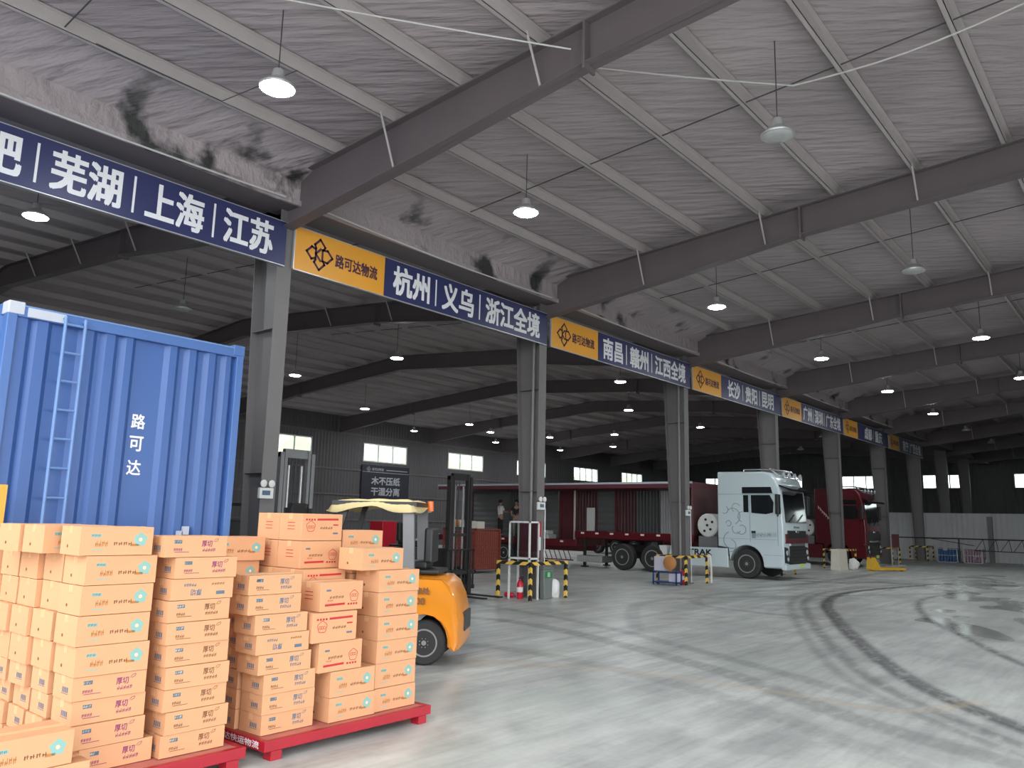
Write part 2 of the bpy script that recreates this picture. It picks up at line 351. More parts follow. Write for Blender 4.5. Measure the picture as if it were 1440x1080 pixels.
# ------------------------------------------------------------------ floor with tyre marks
import numpy as np
def polyd(px, py, pts):
    d = np.full(px.shape, 1e9)
    for (ax, ay), (bx, by) in zip(pts[:-1], pts[1:]):
        vx, vy = bx-ax, by-ay; t = np.clip(((px-ax)*vx+(py-ay)*vy)/(vx*vx+vy*vy), 0, 1)
        d = np.minimum(d, np.hypot(px-ax-t*vx, py-ay-t*vy))
    return d
def smooth_pts(p, k=8):
    out = []
    q = [p[0]]+list(p)+[p[-1]]
    for i in range(1, len(q)-2):
        for j in range(k):
            t = j/k; a, b, c, d = (Vector(q[i+e]) for e in (-1, 0, 1, 2))
            out.append(tuple(0.5*((2*b)+(c-a)*t+(2*a-5*b+4*c-d)*t*t+(3*b-a-3*c+d)*t**3)))
    return out+[tuple(p[-1])]
xs = np.concatenate([np.arange(-30, 0, 3), np.arange(0, 40, 0.1), np.arange(40, 60, 0.5), np.arange(60, 78.3, 3)]); xs[-1] = 78.2
ys = np.concatenate([np.linspace(-19, -13.6, 4), np.arange(-13.5, 6, 0.1), np.arange(6, 28.8, 1)]); ys[-1] = 28.7
gx, gy = np.meshgrid(xs, ys); nx, ny = len(xs), len(ys)
fv = np.stack([gx.ravel(), gy.ravel(), np.zeros(nx*ny)], 1)
ii = np.arange(nx*ny).reshape(ny, nx)
fq = np.stack([ii[:-1,:-1].ravel(), ii[:-1,1:].ravel(), ii[1:,1:].ravel(), ii[1:,:-1].ravel()], 1)
fm = bpy.data.meshes.new('floor'); fm.vertices.add(nx*ny); fm.vertices.foreach_set('co', fv.ravel())
fm.loops.add(fq.size); fm.loops.foreach_set('vertex_index', fq.ravel().astype(np.int32))
fm.polygons.add(len(fq)); fm.polygons.foreach_set('loop_start', np.arange(0, fq.size, 4, dtype=np.int32)); fm.update(calc_edges=True); fm.validate()
PX, PY = gx.ravel(), gy.ravel()
def band(pts, wdt, soft=0.10): return np.clip(1-(polyd(PX, PY, smooth_pts(pts))-wdt)/soft, 0, 1)
tyre = np.zeros(nx*ny)
A1 = [(31.5,-5.4),(27.5,-4.75),(25.0,-4.55),(22.6,-4.85),(20.4,-5.45),(18.4,-6.25),(16.0,-7.25),(12.95,-8.66),(10.89,-9.79),(9.2,-11.2),(8,-12.6)]
for pts, wdt, a in ((A1, .035, 1.0), ([(x+.05, y-.12) for x, y in A1], .02, .9), ([(x-0.12, y+0.45) for x, y in A1], .05, .55), ([(x-0.2, y+0.75) for x, y in A1], .03, .4),
    ([(29,-7.0),(25.5,-6.7),(22.9,-6.98),(19.45,-7.96),(17.25,-8.92),(13.99,-10.41),(11,-12.3)], .03, .9),
    ([(34.5,-8.6),(32.0,-5.7),(30.3,-3.6),(28.7,-1.6),(28.4,2)], .12, .55), ([(36,-8.9),(32.5,-6.4),(31.0,-4.5),(30.4,-1.6),(30.3,2)], .12, .5),
    ([(33,-9),(26,-6.0),(20.4,-2.9),(17.6,-2.2),(15.5,-3.0),(13,-4.6)], .10, .35), ([(25,-3.2),(21,-2.3),(18,-3.4),(17.4,-6.3)], .10, .35),
    ([(11.5,-.5),(12.0,-3.0),(10.3,-7.3),(8.75,-9.6),(7.9,-11.5)], .14, .40), ([(14,.8),(13.0,-3.4),(11.3,-7.0),(9.6,-10)], .10, .32),
    ([(8.2,-1.5),(9.5,-4.2),(9.0,-7.5),(7.4,-10.5)], .12, .22), ([(40,-2),(30,-2.5),(24,-2.0)], .2, .35), ([(42,-6),(34,-4.5),(29,-3.2)], .15, .35)):
    tyre = np.maximum(tyre, band(pts, wdt)*a)
scuff = np.zeros(nx*ny)
for pts, wdt, a in (([(4.7,-7.3),(5.6,-6.75),(6.5,-6.0),(7.4,-5.5)], .05, .65), ([(5.6,-7.6),(6.6,-6.7),(7.6,-6.2)], .06, .35), ([(4.9,-8.2),(6.2,-8.0),(7.2,-8.4)], .05, .3), ([(6.5,-9.2),(8.2,-8.0)], .05, .25)):
    scuff = np.maximum(scuff, band(pts, wdt, .12)*a)
fline = band([(8.0,-4.3),(9.2,-6.4),(9.45,-8.2),(9.45,-9.8),(10.6,-10.4)], .03, .06)*0.35
blob = 0.5+0.5*np.sin(PX*1.7+np.sin(PY*2.3)*1.2)*np.sin(PY*2.1+1.3*np.sin(PX*0.9))
wet = np.zeros(nx*ny)
for cx, cy, ax, ay, rot in ((27,-7.2,4.0,1.0,0.35), (18.3,-8.75,2.4,.55,0.42), (21.5,-7.9,2.0,.5,0.4), (34,-6.4,7,1.2,0.1), (19,-10.2,3,.6,.3), (25,-8.8,3,.7,.3)):
    dx, dy = PX-cx, PY-cy; u = dx*math.cos(rot)+dy*math.sin(rot); v = -dx*math.sin(rot)+dy*math.cos(rot)
    wet = np.maximum(wet, np.clip((1.0-np.hypot(u/ax, v/ay)+1.1*(blob-0.5))*1.3, 0, .8))
for n, arr in (('tyre_mark', tyre), ('scuff', scuff), ('faded_line', fline), ('wet', wet)):
    at = fm.attributes.new(n, 'FLOAT', 'POINT'); at.data.foreach_set('value', arr.astype(np.float32))
fm.materials.append(M['floor']); fo = bpy.data.objects.new('floor', fm); COL.objects.link(fo); fo['kind'] = 'structure'
struct(MB().box(-120, 200, -160, 140, -0.4, -0.06), 'ground', 'yard')

# ------------------------------------------------------------------ shell
XE, YB, YN, RY = 78.2, 28.7, -19.0, 14.3
XW = -1.5   # the yard side is open beyond XW and YN
def topz(y):
    a = abs(y) % (2*RY) if abs(y) < 2*RY else 2*RY
    return 8.05+0.075*(RY-abs(RY-abs(y)))
BAYX = [0.2+8*k for k in range(0, 10)]
for y0, y1 in ((YN, -RY), (-RY, 0), (0, RY), (RY, YB)):
    z0, z1 = topz(y0)+.215, topz(y1)+.215
    struct(MB().prism([(y0, z0), (y1, z1), (y1, z1+.12), (y0, z0+.12)], 'X', -9 if y1 > 0 else XW, XE+.2), 'ceiling', 'insul')
WZ0, WZ1 = 5.46, 6.68
def holed_wall(name, m, axis, at, th, a0, a1, top, holes):
    mb = MB()
    def bx(u0, u1, z0, z1):
        if axis == 'X': mb.box(u0, u1, at, at+th, z0, z1)
        else: mb.box(at, at+th, u0, u1, z0, z1)
    bx(a0, a1, 0, WZ0); bx(a0, a1, WZ1, top); e = a0
    for h0, h1 in holes: bx(e, h0, WZ0, WZ1); e = h1
    bx(e, a1, WZ0, WZ1)
    return struct(mb, name, m)
wx = [(34.31+8*k, 38.2+8*k) for k in range(-5, 5)]
holed_wall('wall_back', 'wall', 'X', YB, .15, -9, XE+.2, 8.4, wx)
ey = [(-19.2+6.95*k, -15.95+6.95*k) for k in range(0, 7)]
holed_wall('wall_end', 'wall2', 'Y', XE, .15, YN, YB, 9.6, ey)
struct(MB().box(-9.15, -9, 0.5, YB, 0, 9.6), 'wall_left', 'wall2')
struct(MB().box(22, XE+.2, YN-.15, YN, 0, 9.2).box(5, 22, YN-.15, YN, 5.0, 9.2), 'wall_light_block', 'wall')  # unseen wall and header, added to hold daylight back from the hall
nwin = 0
def window(axis, at, u0, u1, panes=3):
    global nwin; nwin += 1
    fr = MB(); gl = MB()
    def bx(mb, a, b, z0, z1, d0, d1):
        if axis == 'X': mb.box(a, b, at+d0, at+d1, z0, z1)
        else: mb.box(at+d0, at+d1, a, b, z0, z1)
    t = .07
    bx(fr, u0, u1, WZ0, WZ0+t, -.03, .08); bx(fr, u0, u1, WZ1-t, WZ1, -.03, .08)
    for i in range(panes+1):
        c = u0+(u1-u0)*i/panes; hw = t if i in (0, panes) else t*.6
        bx(fr, max(u0, c-hw), min(u1, c+hw), WZ0+t, WZ1-t, -.03, .08)
    bx(gl, u0+t, u1-t, WZ0+t, WZ1-t, .03, .036)
    o = struct(fr, 'window_%d' % nwin, 'winframe'); g = gl.build('window_pane', 'glass', o); g['kind'] = 'structure'
for a, b in wx: window('X', YB, a, b, 4 if a > 54 else 3)
for a, b in ey: window('Y', XE, a, b, 3)
# wall rails on the back wall
for i, z in enumerate((1.6, 3.2, 4.8, 7.1)):
    struct(MB().box(-9, XE, YB-.07, YB, z, z+.1), 'trim_%d' % (i+1), 'beamsteel')
# hoarding across the hall
pw = MB().box(57.0, 57.08, -20, 3.2, 0, 2.95); struct(pw, 'wall_partition', 'partition')
pt = MB().box(56.93, 57.0, -20, 3.2, 2.78, 2.95).box(56.95, 57.0, -20, 3.2, 2.55, 2.62).box(56.95, 57.0, -20, 3.2, 1.35, 1.42); struct(pt, 'trim_5', 'partition')
for y in (-11.2, -3.4): struct(MB().box(56.75, 56.98, y-.13, y+.13, 0, 2.75), 'partition_column', 'steel')
# bright sheet doorway at the back wall, seen past the two men
dr = MB().box(50.2, 51.8, YB-.06, YB-.01, 0, 3.05).box(50.2, 51.8, YB-.09, YB-.06, 2.0, 2.1).box(51.0, 51.05, YB-.09, YB-.06, 0, 3.05)
struct(dr, 'door_1', 'white')
# trees outside the high windows
fol = MB(); r2 = random.Random(3)
def blobs(mb, c, r, n):
    for _ in range(n):
        bm = bmesh.new(); bmesh.ops.create_icosphere(bm, subdivisions=2, radius=r*(.5+.5*r2.random()))
        o = Vector(c)+Vector((r2.uniform(-r,r), r2.uniform(-r,r)*.5, r2.uniform(-r,r)*.6))
        mb.add([v.co*(1+.12*r2.uniform(-1,1))+o for v in bm.verts], [tuple(v.index for v in f.verts) for f in bm.faces]); bm.free()
for k in range(22): blobs(fol, (-6+5*k, 47+r2.uniform(-2,2), 4.0+r2.uniform(-.5,2.2)), 3.2, 5)
fo2 = fol.build('treeline', 'leaf'); fo2['kind'] = 'stuff'; tag(fo2, 'pale yellow green trees seen through the high windows', 'trees')

# ------------------------------------------------------------------ columns and beams
def ibeam_col(x):
    mb = MB(); zt = 7.6
    mb.box(x-.15, x+.15, 0.0, 0.016, 0, zt)                     # flange towards the yard
    mb.prism([(0.016, 0), (.46, 0), (.80, zt), (0.016, zt)], 'X', x-.006, x+.006)   # tapered web
    mb.prism([(.46, 0), (.476, 0), (.816, zt), (.80, zt)], 'X', x-.15, x+.15)
    mb.box(x-.22, x+.22, -.08, .62, 0, .03)
    for z in (2.6, 5.2, 7.0): mb.box(x-.14, x-.006,   .016, .45+.33*z/zt, z, z+.012)
    return mb
COLX = [x-.12*max(0, k-1) for k, x in enumerate(BAYX)]
for k, x in enumerate(COLX):
    o = struct(ibeam_col(x), 'steel_column', 'steel'); 
    tag(o, '%s grey steel column of the row under the sign fascia, counted from the blue container end' % ORD[k], 'column', None, 'structure')
bot = [(0, 7.12), (3.6, 7.52), (6.72, 7.93), (RY, 8.46)]
def beam(x, s):
    mb = MB(); pts = [(s*a, b) for a, b in bot]; top = [(0, topz(0)), (s*RY, topz(RY))]
    if s > 0: pts += [(2*RY-a, b) for a, b in bot[:-1][::-1]]; top += [(2*RY, topz(0))]
    else: pts += [(YN, 8.13)]; top += [(YN, topz(YN))]
    poly = pts+top[::-1]
    mb.prism(poly, 'X', x-.006, x+.006)
    for line, dz in ((pts, 0), (top, -.016)):
        for (a, za), (b, zb) in zip(line[:-1], line[1:]):
            mb.prism([(a, za+dz), (b, zb+dz), (b, zb+dz+.016), (a, za+dz+.016)], 'X', x-.125, x+.125)
    for y in ((6.72, 2*RY-6.72) if s > 0 else (6.72,)): mb.prism([(s*y-.02, 7.85), (s*y+.02, 7.85), (s*y+.02, topz(y)), (s*y-.02, topz(y))], 'X', x-.13, x+.13)
    return mb
YP = [0.02+1.49*i for i in range(0, 10)]
YP = [1.45, 2.95, 4.45, 5.95, 7.48, 8.98, 10.5, 12.0, 13.5]
def beam_low(y):
    a = abs(y); a = a if a <= RY else 2*RY-a
    for (u, zu), (v, zv) in zip(bot[:-1], bot[1:]):
        if u <= a <= v: return zu+(zv-zu)*(a-u)/(v-u)
    return 8.46
for k, x in enumerate(BAYX):
    for s, side in ((-1, 'yard'), (1, 'dock')):
        o = struct(beam(x, s), 'roof_beam', 'beamsteel')
        tag(o, '%s tapered steel roof beam over the %s side, counted from the blue container end' % (ORD[k], side), 'beam', None, 'structure')
        if s < 0 or k < 3:
            for j in (1, 3, 5, 7):
                y = s*YP[j]; b = MB().cyl((x-.40, y, topz(y)+.06), (x-.07, y, beam_low(y)+.05), .019, None, 6)
                b.build('flange_brace', 'purlin', o)['kind'] = 'structure'
def purlin(y, s):
    mb = MB(); z = topz(y); w0 = -8.8 if s > 0 else XW
    mb.box(w0, XE, y-.005, y+.005, z, z+.2).box(w0, XE, y-.005, y+.075, z, z+.006).box(w0, XE, y+.069, y+.075, z, z+.025).box(w0, XE, y-.07, y, z+.194, z+.2)
    return mb
npur = 0
for s in (-1, 1):
    for y in YP+([2*RY-v for v in YP[::-1]] if s > 0 else [15.1, 16.6, 18.1]):
        npur += 1
        o = struct(purlin(s*y, s), 'purlin_beam', 'purlin')
        tag(o, '%s thin pale roof purlin %s the sign fascia' % ((ORD+['sixteenth','seventeenth','eighteenth'])[npur-1 if s < 0 else npur-13], 'on the yard side of' if s < 0 else 'on the dock side of'), 'purlin', None, 'structure')
for k, x in enumerate(BAYX):
    for dx in (3.4,):
        for y0, y1 in ((-13.5, -1.45),) + (((1.45, 13.5),) if k < 5 and dx < 4 else ()):
            mb = MB()
            mb.cyl((x+dx, y0, topz(y0)+.05), (x+dx, y1, topz(y1)+.05), .011, None, 6)
            if dx < 4 or y0 < 0:
                o = struct(mb, 'sag_rod_trim', 'darkcable')
# valley gutter and the conduits above the signs
gt = MB().box(-8.8, XE, -.34, .34, 7.46, 7.50, 0).box(-8.8, XE, .30, .34, 7.50, 8.27, 0).box(-8.8, XE, -.34, -.30, 7.50, 7.95, 1).box(-8.8, XE, -.40, -.34, 7.46, 7.56, 1)
struct(gt, 'valley_gutter_trim', ['beamsteel', 'insul'])
struct(MB().prism([(-.30, 7.93), (-.30, 7.96), (-1.30, topz(1.3)+.225), (-1.30, topz(1.3)+.195)], 'X', XW, XE), 'gutter_lining_trim', 'insul')
for k in range(0, 7):
    x0 = BAYX[k]+.4; pts = [(x0+7.2*i/12, -.47-.06*math.sin(math.pi*i/12), 7.40+.10*(1-math.sin(math.pi*i/12))) for i in range(13)]
    o = MB().tube(pts, .016, 6).build('cable', 'cable'); tag(o, 'thin white cable slung along the gutter over the %s sign bay' % ORD[k], 'cable', 'cables under the valley gutter')
# loose cables under the roof by the first two beams
def sagging(a, b, sag, n=14):
    a = Vector(a); b = Vector(b); return [a.lerp(b, i/n)-Vector((0,0,sag*math.sin(math.pi*i/n))) for i in range(n+1)]
c1 = MB().tube(sagging((3.2,-2.95,8.26), (7.95,-6.6,8.1), .04), .012, 6).build('cable', 'cable'); tag(c1, 'pale straight cable ending at the splice of the big roof beam', 'cable')
pts = sagging((9.0,-6.2,8.5), (11.2,-8.4,8.45), .02, 6)+sagging((11.2,-8.4,8.45), (11.5,-11.5,8.75), .12, 8)
c2 = MB().tube(pts, .014, 6).build('cable', 'cable'); tag(c2, 'loose pale cable looping above the unlit lamp', 'cable')
c3 = MB().tube([(4.0,-1.47,8.165),(5.6,-2.0,7.85),(6.2,-2.96,8.28)], .008, 5).build('cable', 'darkcable'); tag(c3, 'thin dark wire stay beside the brightest ceiling lamp', 'cable')

# ------------------------------------------------------------------ high-bay lamps
def lamp(lit):
    t = thing('high_bay_lamp', '', 'ceiling lamp')
    MB().lathe((0,0,0), (0,0,1), [(0,.235),(.025,.24),(.10,.16),(.15,.09),(.26,.075),(.27,.03)], 24).build('lamp_shade', 'lampmetal', t, smooth=True)
    MB().lathe((0,0,-.03), (0,0,1), [(0,.10),(.012,.19),(.03,.215)], 24).build('lens', 'lit' if lit else 'unlit', t, smooth=True)
    return t
LAMPS = [(5.45,-3.66,1,'brightest lit lamp hanging over the navy Wuhu and Shanghai sign')]
for k in range(7): LAMPS.append((10.75+7.9*k, -3.63, 1 if k < 5 else 0, '%s high-bay lamp past the big beam in the row beside the sign fascia' % ORD[k]))
for k in range(8): LAMPS.append((10.6+7.72*k, -8.36, 0 if k < 2 else (1 if k < 5 else 0), '%s high-bay lamp in the row over the open yard lane' % ORD[k]))
for i, (x, y, l) in enumerate([(5.36,4.1,1),(10.66,8.4,0),(18.76,14.57,1),(18.65,8.45,1),(26.86,19.86,1),(35.55,25.3,1),(34.67,19.64,1),(38.5,21.3,1),(43.77,25.38,1),(42.74,19.72,1),(50.98,24.83,1),(26.84,4.35,1),(34.05,8.34,1),(43.2,14.93,1),(50.18,19.45,1),(42.2,8.5,1),(58,8.4,0),(50.2,4.2,0)]):
    LAMPS.append((x, y, l, '%s high-bay lamp under the dark dock roof, counted outward from the blue container' % (ORD+['sixteenth','seventeenth','eighteenth'])[i]))
proto = {}
for x, y, l, lab in LAMPS:
    z = 7.4; h = topz(y)+.2-z
    if l not in proto: proto[l] = o = lamp(l)
    else: o = copy_tree(proto[l], (0,0,0), skip='hanging_rod')
    MB().cyl((0,0,.27), (0,0,topz(y)+.222-z), .008, None, 6).build('hanging_rod', 'darkcable', o, local=True)
    o.location = (x, y, z); tag(o, lab, 'ceiling lamp', 'high-bay lamps under the roof')

# ------------------------------------------------------------------ sign fascia
ZB, ZT = 6.385, 7.205
SIGNS = [(['合肥', '芜湖', '上海', '江苏'], [(2.30,3.37),(3.78,4.78),(5.19,6.16),(6.55,7.51)], 'Hefei, Wuhu, Shanghai and Jiangsu'),
 (['杭州', '义乌', '浙江全境'], [(2.46,3.50),(3.92,4.94),(5.39,7.47)], 'Hangzhou, Yiwu and Zhejiang'),
 (['南昌', '赣州', '江西全境'], [(2.48,3.51),(3.95,5.01),(5.45,7.45)], 'Nanchang, Ganzhou and Jiangxi'),
 (['长沙', '贵阳', '昆明'], [(2.75,3.81),(4.32,5.40),(5.89,7.05)], 'Changsha, Guiyang and Kunming'),
 (['广州', '深圳', '广东全境'], [(2.45,3.5),(3.9,4.95),(5.4,7.45)], 'Guangzhou, Shenzhen and Guangdong'),
 (['成都', '重庆'], [(3.4,4.7),(5.3,6.6)], 'Chengdu and Chongqing'),
 (['南宁', '广西全境'], [(3.0,4.2),(4.7,7.2)], 'Nanning and Guangxi')]
def logo(mb, cx, cz, r, y, mi=0, th=0.045):
    def seg(a, b): 
        a = Vector((cx+a[0]*r, y, cz+a[1]*r)); b = Vector((cx+b[0]*r, y, cz+b[1]*r)); d = (b-a).normalized(); n = Vector((-d.z, 0, d.x))*th/2
        mb.quad(a-n-d*th/2, b-n+d*th/2, b+n+d*th/2, a+n-d*th/2, mi)
    for a, b in [((0,1),(-.40,.58)),((0,1),(.40,.58)),((-.40,.58),(-.30,.40)),((.40,.58),(.30,.40)),((-1,0),(-.62,.40)),((-1,0),(-.62,-.40)),((-.62,.40),(-.36,.30)),((-.62,-.40),(-.36,-.30)),
                 ((1,0),(.62,.40)),((1,0),(.62,-.40)),((.62,.40),(.22,.36)),((.62,-.40),(.22,-.36)),((0,-1),(-.40,-.58)),((0,-1),(.40,-.58)),((-.40,-.58),(-.30,-.40)),((.40,-.58),(.30,-.40)),
                 ((-.30,.34),(-.30,-.34)),((-.30,0),(.06,.38)),((-.30,0),(.06,-.38)),((.22,.36),(.22,-.36))]: seg(a, b)
for k, (words_, spans, cities) in enumerate(SIGNS):
    X = 0.352+8*k
    t = thing('brand_sign', 'orange logo panel beside the navy sign naming %s' % cities, 'sign', (X, -.06, ZB), 0, 'orange logo panels on the fascia')
    MB().box(X, X+2.2, -.06, -.02, ZB, ZT).build('sign_board', 'orange_sign', t)
    e = MB().box(X-.02, X, -.065, -.015, ZB-.01, ZT+.01).box(X-.02, X+2.2, -.065, -.015, ZT, ZT+.015).box(X-.02, X+2.2, -.065, -.015, ZB-.015, ZB); e.build('sign_edge', 'signedge', t)
    g = MB(); logo(g, X+.56, 6.80, .30, -.063); g.build('logo', 'purple_text', t)
    MB().text('路可达物流', (X+.94, -.064, 6.66), (1,0,0), (0,0,1), 1.06, .26, 0, .03).build('lettering', 'purple_text', t)
    X2 = X+2.2
    t = thing('destination_sign', 'navy sign naming %s in white characters' % cities, 'sign', (X2, -.06, ZB), 0, 'navy destination signs on the fascia')
    MB().box(X2+.01, X+7.8, -.06, -.02, ZB, ZT).build('sign_board', 'navy_sign', t)
    MB().box(X2+.01, X+7.8, -.065, -.015, ZB-.015, ZB).box(X2+.01, X+7.8, -.065, -.015, ZT, ZT+.012).build('sign_edge', 'signedge', t)
    for i, (wd_, (a, b)) in enumerate(zip(words_, spans)):
        MB().text(wd_, (X+a, -.064, 6.50), (1,0,0), (0,0,1), b-a, .60, 0, .03).build('lettering', 'white_text', t)
        if i: MB().box((spans[i-1][1]+a)/2+X-.018, (spans[i-1][1]+a)/2+X+.018, -.064, -.06, 6.50, 7.10).build('divider', 'white_text', t)

# twin-head emergency lights on the columns
def elight(x, lab):
    t = thing('emergency_light', lab, 'emergency light', (x, -.03, 2.15), 0, 'twin-head emergency lights on the columns')
    MB().box(x-.14, x+.14, -.07, 0, 2.15, 2.34).build('housing', 'white', t, bevel=.012)
    MB().box(x-.09, x+.07, -.073, -.07, 2.21, 2.29).build('label_plate', 'ink_blue', t)
    for d in (-.08, .08):
        MB().lathe((x+d, -.03, 2.41), (0,-1,0), [(0,.03),(.02,.055),(.06,.065),(.065,.05)], 14).build('lamp_head', 'white', t, smooth=True)
for x, l in ((8.13, 'blue container'), (COLX[2]-.02, 'glass-fronted cabinet'), (COLX[3]-.02, 'guard rail holding the orange disc')): elight(x-.0, 'white twin-head emergency light on the column by the %s' % l)
# pipes on the columns
for x, l in ((COLX[2], 'second'), (COLX[3], 'third')):
    o = MB().cyl((x-.1, .22, 0), (x-.1, .22, 7.4), .045, None, 10).build('downpipe', 'pipe', smooth=True); tag(o, 'grey rainwater pipe running down the column carrying the %s emergency light' % l, 'pipe')
    o = MB().cyl((x+.17, -.02, 0), (x+.17, -.02, 2.2), .014, None, 8).build('conduit', 'white', smooth=True); tag(o, 'white conduit running from floor up to the %s emergency light' % l, 'conduit')

# ------------------------------------------------------------------ pallets and cartons
def pallet(x0, x1, y0, y1, label, text=False):
    t = thing('pallet', label, 'pallet', ((x0+x1)/2, (y0+y1)/2, 0), 0, 'red steel pallets')
    MB().box(x0+.05, x1-.05, y0+.05, y1-.05, .125, .145).build('deck', 'pallet_deck', t)
    for yy in (y0, y1-.05): MB().box(x0, x1, yy, yy+.05, .07, .15).build('side_rail', 'pallet_red', t, bevel=.006)
    for xx in (x0, x1-.05): MB().box(xx, xx+.05, y0+.05, y1-.05, .07, .15).build('end_rail', 'pallet_red', t, bevel=.006)
    for x in (x0+.06, x1-.16):
        for y in (y0+.0, (y0+y1)/2-.05, y1-.1): MB().box(x, x+.1, y, y+.1, 0, .07).build('foot', 'pallet_red', t)
    if text: MB().text('路可达快运物流', (x0-.001, y0+.78, .085), (0,-1,0), (0,0,1), .70, .055, 0, .02).build('lettering', 'white_text', t)
pallet(3.86, 5.66, -6.72, -5.12, 'far red steel pallet lettered in white, under the striped cartons', True)
pallet(1.90, 3.70, -6.72, -4.72, 'near red steel pallet under the tall cartons with purple print')
_box_mesh = {}
def carton_proto(kind):
    """cartons share meshes by kind; origin at the lower front left corner; front faces -Y"""
    w_, d_, h_ = {'small': (.5, .30, .152), 'small_purple': (.5, .30, .152), 'small_brown': (.5, .30, .152), 'small_upside': (.5, .30, .152), 'flower': (.5, .335, .196), 'tallflower': (.5, .335, .212), 'striped': (.47, .345, .246), 'striped_low': (.47, .345, .246)}[kind]
    p = MB(); y = -.0015; inks = ['ink_blue', 'ink_purple', 'ink_brown', 'ink_orange', 'ink_teal', 'ink_red', 'ink_pale']
    rr = random.Random(hash(kind) % 1000 if False else len(kind))
    def rect(x0, x1, z0, z1, mi): p.quad((x0,y,z0),(x1,y,z0),(x1,y,z1),(x0,y,z1), mi)
    def word(x0, x1, z0, z1, mi, n):
        """a line of small print too blurred to read: unequal upright strokes and bars"""
        st = (x1-x0)/n
        for i in range(n):
            a = x0+i*st; k = rr.random()
            rect(a, a+st*.22, z0, z0+(z1-z0)*(.6+.4*k), mi); rect(a+st*.45, a+st*.62, z0+(z1-z0)*.15*k, z1, mi)
            rect(a, a+st*.75, z0+(z1-z0)*(.25+.5*k), z0+(z1-z0)*(.25+.5*k)+(z1-z0)*.14, mi)
    def ring(cx, cz, r0, r1, mi, n=18, wob=.0):
        for i in range(n):
            a0, a1 = 2*math.pi*i/n, 2*math.pi*(i+1)/n; k0 = 1+wob*math.sin(5*a0); k1 = 1+wob*math.sin(5*a1)
            p.quad(*[(cx+q*math.cos(a), y, cz+q*math.sin(a)) for q, a in ((r0*k0,a0),(r1*k0,a0),(r1*k1,a1),(r0*k1,a1))], mi)
    if kind.startswith('small'):
        ink = {'small': 0, 'small_purple': 1, 'small_brown': 2, 'small_upside': 0}[kind]
        if kind != 'small_upside':
            rect(.07, .13, .100, .125, 0); word(.07, .128, .104, .121, 6, 3)
            p.text('厚切', (.29, y, .075), (1,0,0), (0,0,1), .085, .045, ink, .02); word(.30, .41, .038, .064, ink, 5)
            word(.07, .14, .045, .068, ink if ink else 2, 4); rect(.075, .19, .036, .040, ink if ink else 2)
            p.tube([(.385, y+.0005, .112), (.40, y+.0005, .130), (.425, y+.0005, .134), (.418, y+.0005, .118), (.395, y+.0005, .110)], .0016, 4, ink if ink != 2 else 2)
        else:
            p.text('厚切', (.24, y, .075), (-1,0,0), (0,0,-1), .085, .045, 0, .02); word(.10, .20, .095, .12, 0, 5); rect(.36, .43, .03, .055, 0); word(.32, .43, .10, .118, 2, 5)
    elif 'flower' in kind:
        s = h_/.196
        rect(.07, .135, .125*s, .147*s, 4); word(.072, .133, .128*s, .144*s, 0, 3)
        word(.10, .19, .06*s, .10*s, 3, 4); word(.225, .36, .068*s, .093*s, 2, 4); rect(.075, .16, .035*s, .041*s, 4)
        ring(.41, .108*s, .016, .045, 4, 20, .12); ring(.41, .108*s, .0, .012, 6); rect(.34, .40, .062*s, .078*s, 3)
    else:
        up_ = kind == 'striped'
        zs = .185 if up_ else .045
        p.quad((.17 if up_ else .05, y, zs), (.42 if up_ else .27, y, zs+.004), (.42 if up_ else .27, y, zs+.022), (.17 if up_ else .05, y, zs+.018), 5)
        for i in range(4): rect((.04 if up_ else .30)+i*.03, (.06 if up_ else .32)+i*.03, zs, zs+.016, 5)
        cx = .10 if up_ else .37
        ring(cx, .13 if up_ else .12, .045, .05, 5, 18, .08)
        for i in range(3): ring(cx-.022+.022*i, .125, .010, .014, 5, 8)
        word(.21 if up_ else .10, .36 if up_ else .26, .105, .13, 2, 5); rect(.36 if up_ else .06, .42 if up_ else .11, .06 if up_ else .17, .075 if up_ else .185, 0)
        if not up_: word(.08, .14, .085, .098, 5, 3)
        else: rect(.36, .42, .14, .152, 5)
    x = -.0015
    # the short end: a small hand hole and a line of print
    e = MB(); e.lathe((x, d_*.62, h_*.30), (-1,0,0), [(0,.012),(.0006,.012)], 8, 2) if 'flower' in kind else None
    if kind.startswith('small'):
        for i in range(4): p.quad((x, d_*.2+.025*i, .05), (x, d_*.2+.025*i+.016, .05), (x, d_*.2+.025*i+.016, .085), (x, d_*.2+.025*i, .085), 0)
        p.quad((x, d_*.18, .04), (x, d_*.55, .04), (x, d_*.55, .044), (x, d_*.18, .044), 0)
    if kind.startswith('striped'):
        for i in range(3): p.quad((x, d_*.3, .10+.03*i), (x, d_*.62, .10+.03*i), (x, d_*.62, .106+.03*i), (x, d_*.3, .106+.03*i), 5)
    if e: p.add(e.v, e.f, 2)
    p.box(0, w_, 0, d_, 0, h_, 7)
    o = p.build('cardboard_carton', inks+['card'], bevel=.005); o['_dims'] = [w_, d_, h_]
    MB().box(-.0012, w_+.0012, d_/2-.028, d_/2+.028, h_-.05, h_+.0012).build('packing_tape', 'tape', o, local=True)
    return o
cproto = {}
JR = random.Random(11)
def carton(kind, x, y, z, label, rz=0.0, group='cartons on the red pallets', xj=0.0):
    if kind not in cproto:
        cproto[kind] = o = carton_proto(kind); o.location = (x, y, z); o.rotation_euler = (0,0,rz)
    else: o = copy_tree(cproto[kind], (x, y, z), rz)
    return tag(o, label, 'carton', group)
